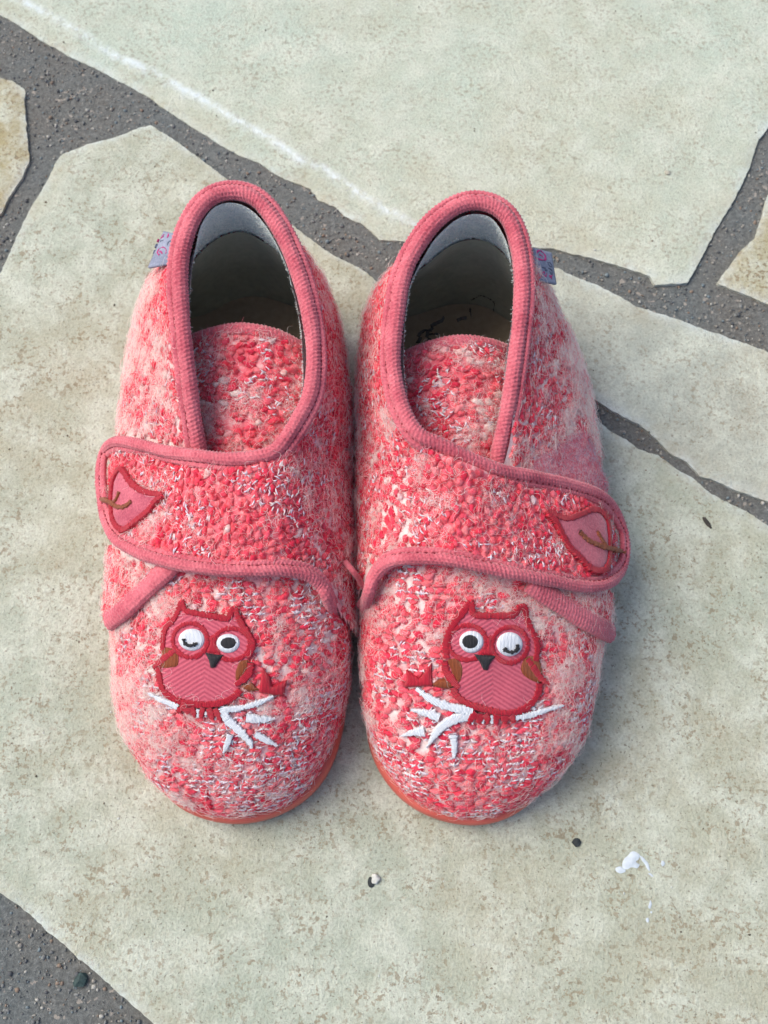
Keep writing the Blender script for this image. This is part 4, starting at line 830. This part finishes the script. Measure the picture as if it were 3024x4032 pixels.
RIGHT = dict(side=1, seed=31.0, label="pink wool slipper with strap closing to the right, right one of the pair",
    sil=[(1010, 1787, .3), (880, 1742, .5), (805, 1645, .7), (777, 1550, 1.5), (773, 1400, 2), (772, 1200, 2.5), (774, 1000, 2.5), (779, 850, 2.5), (795, 700, 2.5), (812, 640, 3), (855, 560, 4), (905, 495, 5.5), (965, 450, 6), (1040, 432, 6.3), (1105, 448, 6.2), (1150, 495, 5.8), (1195, 560, 5), (1226, 650, 4), (1247, 740, 3), (1276, 850, 2.5), (1298, 970, 2.5), (1310, 1060, 2.5), (1318, 1160, 2.5), (1322, 1300, 2), (1317, 1400, 2), (1303, 1500, 2), (1277, 1600, 1.5), (1200, 1702, 1), (1120, 1762, .5)][::-1],
    top=[('D', 1010, 1015, 5.55), ('D', 960, 985, 5.75), ('D', 905, 940, 5.9), ('D', 872, 890, 6.0), ('D', 856, 830, 6.1), ('D', 850, 760, 6.25), ('D', 858, 680, 6.45), ('D', 872, 600, 6.65), ('D', 902, 535, 6.8), ('D', 945, 480, 6.95), ('D', 1000, 445, 7.0), ('D', 1055, 445, 7.0), ('D', 1095, 475, 6.95), ('D', 1118, 530, 6.8), ('D', 1127, 600, 6.65), ('D', 1125, 680, 6.45), ('D', 1113, 780, 6.15), ('D', 1098, 880, 5.7), ('D', 1078, 1000, 5.1), ('D', 1050, 1030, 5.2)][::-1],
    anchO=[(1010, 1787, .3), (773, 1050, 2.5), (790, 740, 2.5), (1040, 432, 6.3), (1247, 740, 3), (1306, 1030, 2.5)][::-1],
    anchT=[('D', 1000, 1010, 5.6), ('D', 890, 920, 5.95), ('D', 850, 760, 6.2), ('D', 1030, 440, 7.0), ('D', 1118, 740, 6.3), ('D', 1078, 1000, 5.1)][::-1], counts=[30, 36, 36, 30, 56, 56],
    front_edge=('C4', [(20, 960), (110, 900), (130, 810), (170, 720), (240, 645), (330, 620), (450, 620), (600, 630), (780, 670), (950, 705), (1050, 750), (1070, 790), (1190, 870), (1310, 950), (1460, 1030), (1560, 1060)]),
    strap=('C4', [(400, -50), (525, 0), (670, 70), (850, 140), (1050, 178), (1250, 220), (1400, 285), (1465, 365), (1502, 475), (1510, 580), (1485, 680), (1415, 750), (1300, 770), (1150, 745), (950, 705), (780, 670), (600, 630), (450, 620), (330, 620), (250, 645), (190, 700), (120, 620), (150, 400), (220, 150)]),
    strap_lift=lambda q: -0.26 * np.clip((1800 - q[:, 0]) / 200, 0, 1),
    bind=[('D', 1076, 1010, 5.0), ('D', 1078, 975, 5.2), ('D', 1098, 880, 5.75), ('D', 1113, 780, 6.2), ('D', 1125, 680, 6.5), ('D', 1128, 600, 6.7), ('D', 1119, 530, 6.85), ('D', 1097, 472, 7.0), ('D', 1055, 441, 7.1), ('D', 1000, 441, 7.1), ('D', 944, 477, 7.05), ('D', 900, 533, 6.9), ('D', 870, 600, 6.75), ('D', 856, 680, 6.55), ('D', 848, 760, 6.4), ('D', 855, 830, 6.25), ('D', 872, 890, 6.2), ('D', 905, 940, 6.15), ('C4', 525, 0, 6.05), ('C4', 670, 70, 5.85), ('C4', 850, 140, 5.5), ('C4', 1050, 178, None), ('C4', 1250, 222, None), ('C4', 1400, 278, None), ('C4', 1475, 355, None), ('C4', 1526, 475, None), ('C4', 1538, 580, None), ('C4', 1512, 688, None), ('C4', 1430, 760, None), ('C4', 1300, 772, None), ('C4', 1150, 743, None), ('C4', 950, 705, None), ('C4', 780, 670, None), ('C4', 600, 630, None), ('C4', 450, 620, None), ('C4', 330, 622, None), ('C4', 240, 648, None), ('C4', 175, 720, None), ('C4', 140, 810, None), ('C4', 120, 900, 2.6)], lip=1,
    quarter_edge=('C4', [(1020, 750), (1070, 790), (1190, 868), (1310, 945), (1455, 1025)]), qw=.3,
    tongue=dict(left=[(835, 1040), (842, 960), (850, 860), (862, 778)], right=[(1130, 1100), (1125, 1000), (1122, 880), (1120, 768)], z=[4.5, 4.9, 5.2, 5.3], arc=36),
    owl=dict(frame='O2', w=.84, label='embroidered red owl winking its right eye', belly=(880, 800),
        body=[(670, 110), (700, 220), (850, 240), (1080, 230), (1150, 150), (1210, 290), (1300, 480), (1310, 620), (1270, 680), (1345, 780), (1330, 880), (1310, 1000), (1250, 1080), (1150, 1140), (1000, 1170), (800, 1120), (620, 1060), (530, 980), (500, 900), (440, 760), (440, 640), (440, 480), (500, 340)],
        wing=[[(450, 650), (540, 635), (590, 690), (605, 780), (572, 885), (520, 850), (470, 740)], [(1180, 630), (1270, 612), (1340, 680), (1358, 860), (1290, 885), (1180, 825), (1138, 740)]],
        tail=[[(310, 890), (400, 842), (480, 868), (505, 925), (420, 935), (320, 912)]],
        red_tail=[[(60, 755), (130, 800), (195, 835), (240, 770), (297, 690), (300, 800), (315, 910), (180, 915), (40, 922), (70, 840)]],
        ring=[((640, 488), 182, 168), ((1045, 512), 170, 172)], brow=[(800, 380), (835, 430), (880, 380), (880, 520), (930, 620), (820, 620), (720, 600), (810, 520)],
        outline=[([(445, 640), (432, 510), (470, 375), (540, 270), (620, 170), (672, 95), (690, 190), (720, 222), (850, 228), (1000, 228), (1085, 215), (1130, 155), (1172, 138), (1200, 250), (1240, 360), (1288, 450), (1306, 560), (1285, 670)], 62), ([(505, 915), (540, 995), (620, 1062), (760, 1118), (900, 1155), (1050, 1168), (1180, 1128), (1268, 1060), (1318, 970), (1326, 885)], 68), ([(428, 665), (442, 765), (500, 850), (555, 925)], [50, 78, 78, 60]), ([(1205, 645), (1270, 740), (1340, 840), (1415, 897)], [50, 76, 66, 20])],
        eye=[((680, 480), 113, 106), ((1040, 505), 122, 116)], pupil=((668, 475), 82, 76), open=0, wink=[(978, 540), (1010, 570), (1060, 576), (1100, 548), (1100, 500)],
        beak=[(705, 597), (800, 608), (905, 615), (855, 680), (828, 750), (790, 748), (760, 680)],
        twig=[([(160, 930), (300, 1040), (480, 1112), (690, 1150)], [26, 74, 84, 90]), ([(110, 1135), (240, 1165), (375, 1215)], [16, 60, 84]), ([(680, 1190), (520, 1230), (380, 1320), (255, 1500)], [100, 96, 80, 16]), ([(8, 1392), (120, 1358), (235, 1345)], [12, 60, 100]), ([(505, 1370), (520, 1480), (515, 1590)], [74, 62, 30]), ([(1090, 1215), (1250, 1190), (1400, 1142), (1560, 1095)], [60, 56, 44, 12]), ([(690, 1215), (690, 1275)], [36, 24]), ([(790, 1220), (790, 1270)], [36, 20]), ([(875, 1185), (875, 1270)], [36, 24])],
        toe=[([(730, 1165), (680, 1215), (650, 1270)], [80, 70, 36]), ([(760, 1165), (755, 1220), (745, 1262)], [80, 80, 36]), ([(800, 1170), (830, 1220), (835, 1268)], [80, 66, 36]), ([(930, 1180), (915, 1225), (915, 1268)], [70, 74, 36]), ([(1000, 1185), (1000, 1230), (1000, 1268)], [90, 84, 36]), ([(1050, 1185), (1075, 1220), (1085, 1258)], [80, 66, 36])]),
    leaf=dict(frame='C4', w=26, label='embroidered pink leaf pointing left', outline=[(1105, 372), (1200, 408), (1285, 382), (1340, 358), (1392, 372), (1425, 425), (1435, 520), (1430, 640), (1400, 688), (1340, 680), (1280, 622), (1220, 560), (1180, 490), (1148, 425)],
        stem=[([(1268, 480), (1320, 530), (1400, 563), (1470, 578), (1508, 585)], 20), ([(1362, 478), (1385, 518), (1412, 560)], 15)]),
    tag=dict(frame='T2', quad=[(345, 450), (930, 620), (1095, 1650), (440, 1490)], z=(6.2, 5.6), marks=[('label_emblem', [(440, 640), (470, 570), (560, 560), (680, 660), (735, 780), (690, 870), (560, 850), (400, 800)], 6, 'tagpink'), ('label_emblem', [(520, 680), (570, 700), (630, 750)], 5, 'tagpink'),
        ('label_letter', [(800, 960), (850, 930), (920, 1010), (930, 1090), (860, 1060), (810, 980)], 5, 'taggrey'), ('label_letter', [(820, 1130), (900, 1160), (950, 1260), (930, 1330), (850, 1230)], 5, 'taggrey'), ('label_letter', [(600, 1090), (730, 1140)], 6, 'taggrey'), ('label_letter', [(450, 970), (460, 1090)], 8, 'taggrey'), ('label_letter', [(690, 1180), (770, 1200)], 4, 'taggrey'),
        ('label_letter', [(480, 1220), (490, 1320)], 7, 'tagpink'), ('label_letter', [(600, 1370), (610, 1270), (700, 1270)], 5, 'tagpink'), ('label_letter', [(680, 1290), (690, 1390), (760, 1390), (760, 1300)], 4, 'tagpink'), ('label_letter', [(860, 1350), (870, 1430)], 4, 'tagpink'), ('label_letter', [(940, 1370), (890, 1430), (940, 1490)], 5, 'tagpink')]),
    pen=[([(850, 600), (930, 560), (960, 540), (1060, 570), (1150, 640), (1140, 740), (1200, 810)], 9), ([(825, 680), (835, 760), (845, 830)], 8), ([(670, 885), (720, 860), (790, 850)], 9), ([(500, 840), (470, 890), (380, 930), (290, 990), (200, 1040), (130, 1160)], 16), ([(300, 1000), (290, 1080), (260, 1180)], 14), ([(400, 1030), (320, 1060)], 12)],
    loop_patch=('C2', [(1000, 1580), (1060, 1510), (1180, 1440), (1280, 1375), (1340, 1420), (1390, 1560), (1430, 1720), (1200, 1680)]),
    end=[('C4', 12, 640, 3.6), ('C4', 55, 690, 3.7), ('C4', 95, 745, 3.3), ('C4', 135, 820, 2.9)])
slipper(LEFT)
slipper(RIGHT)
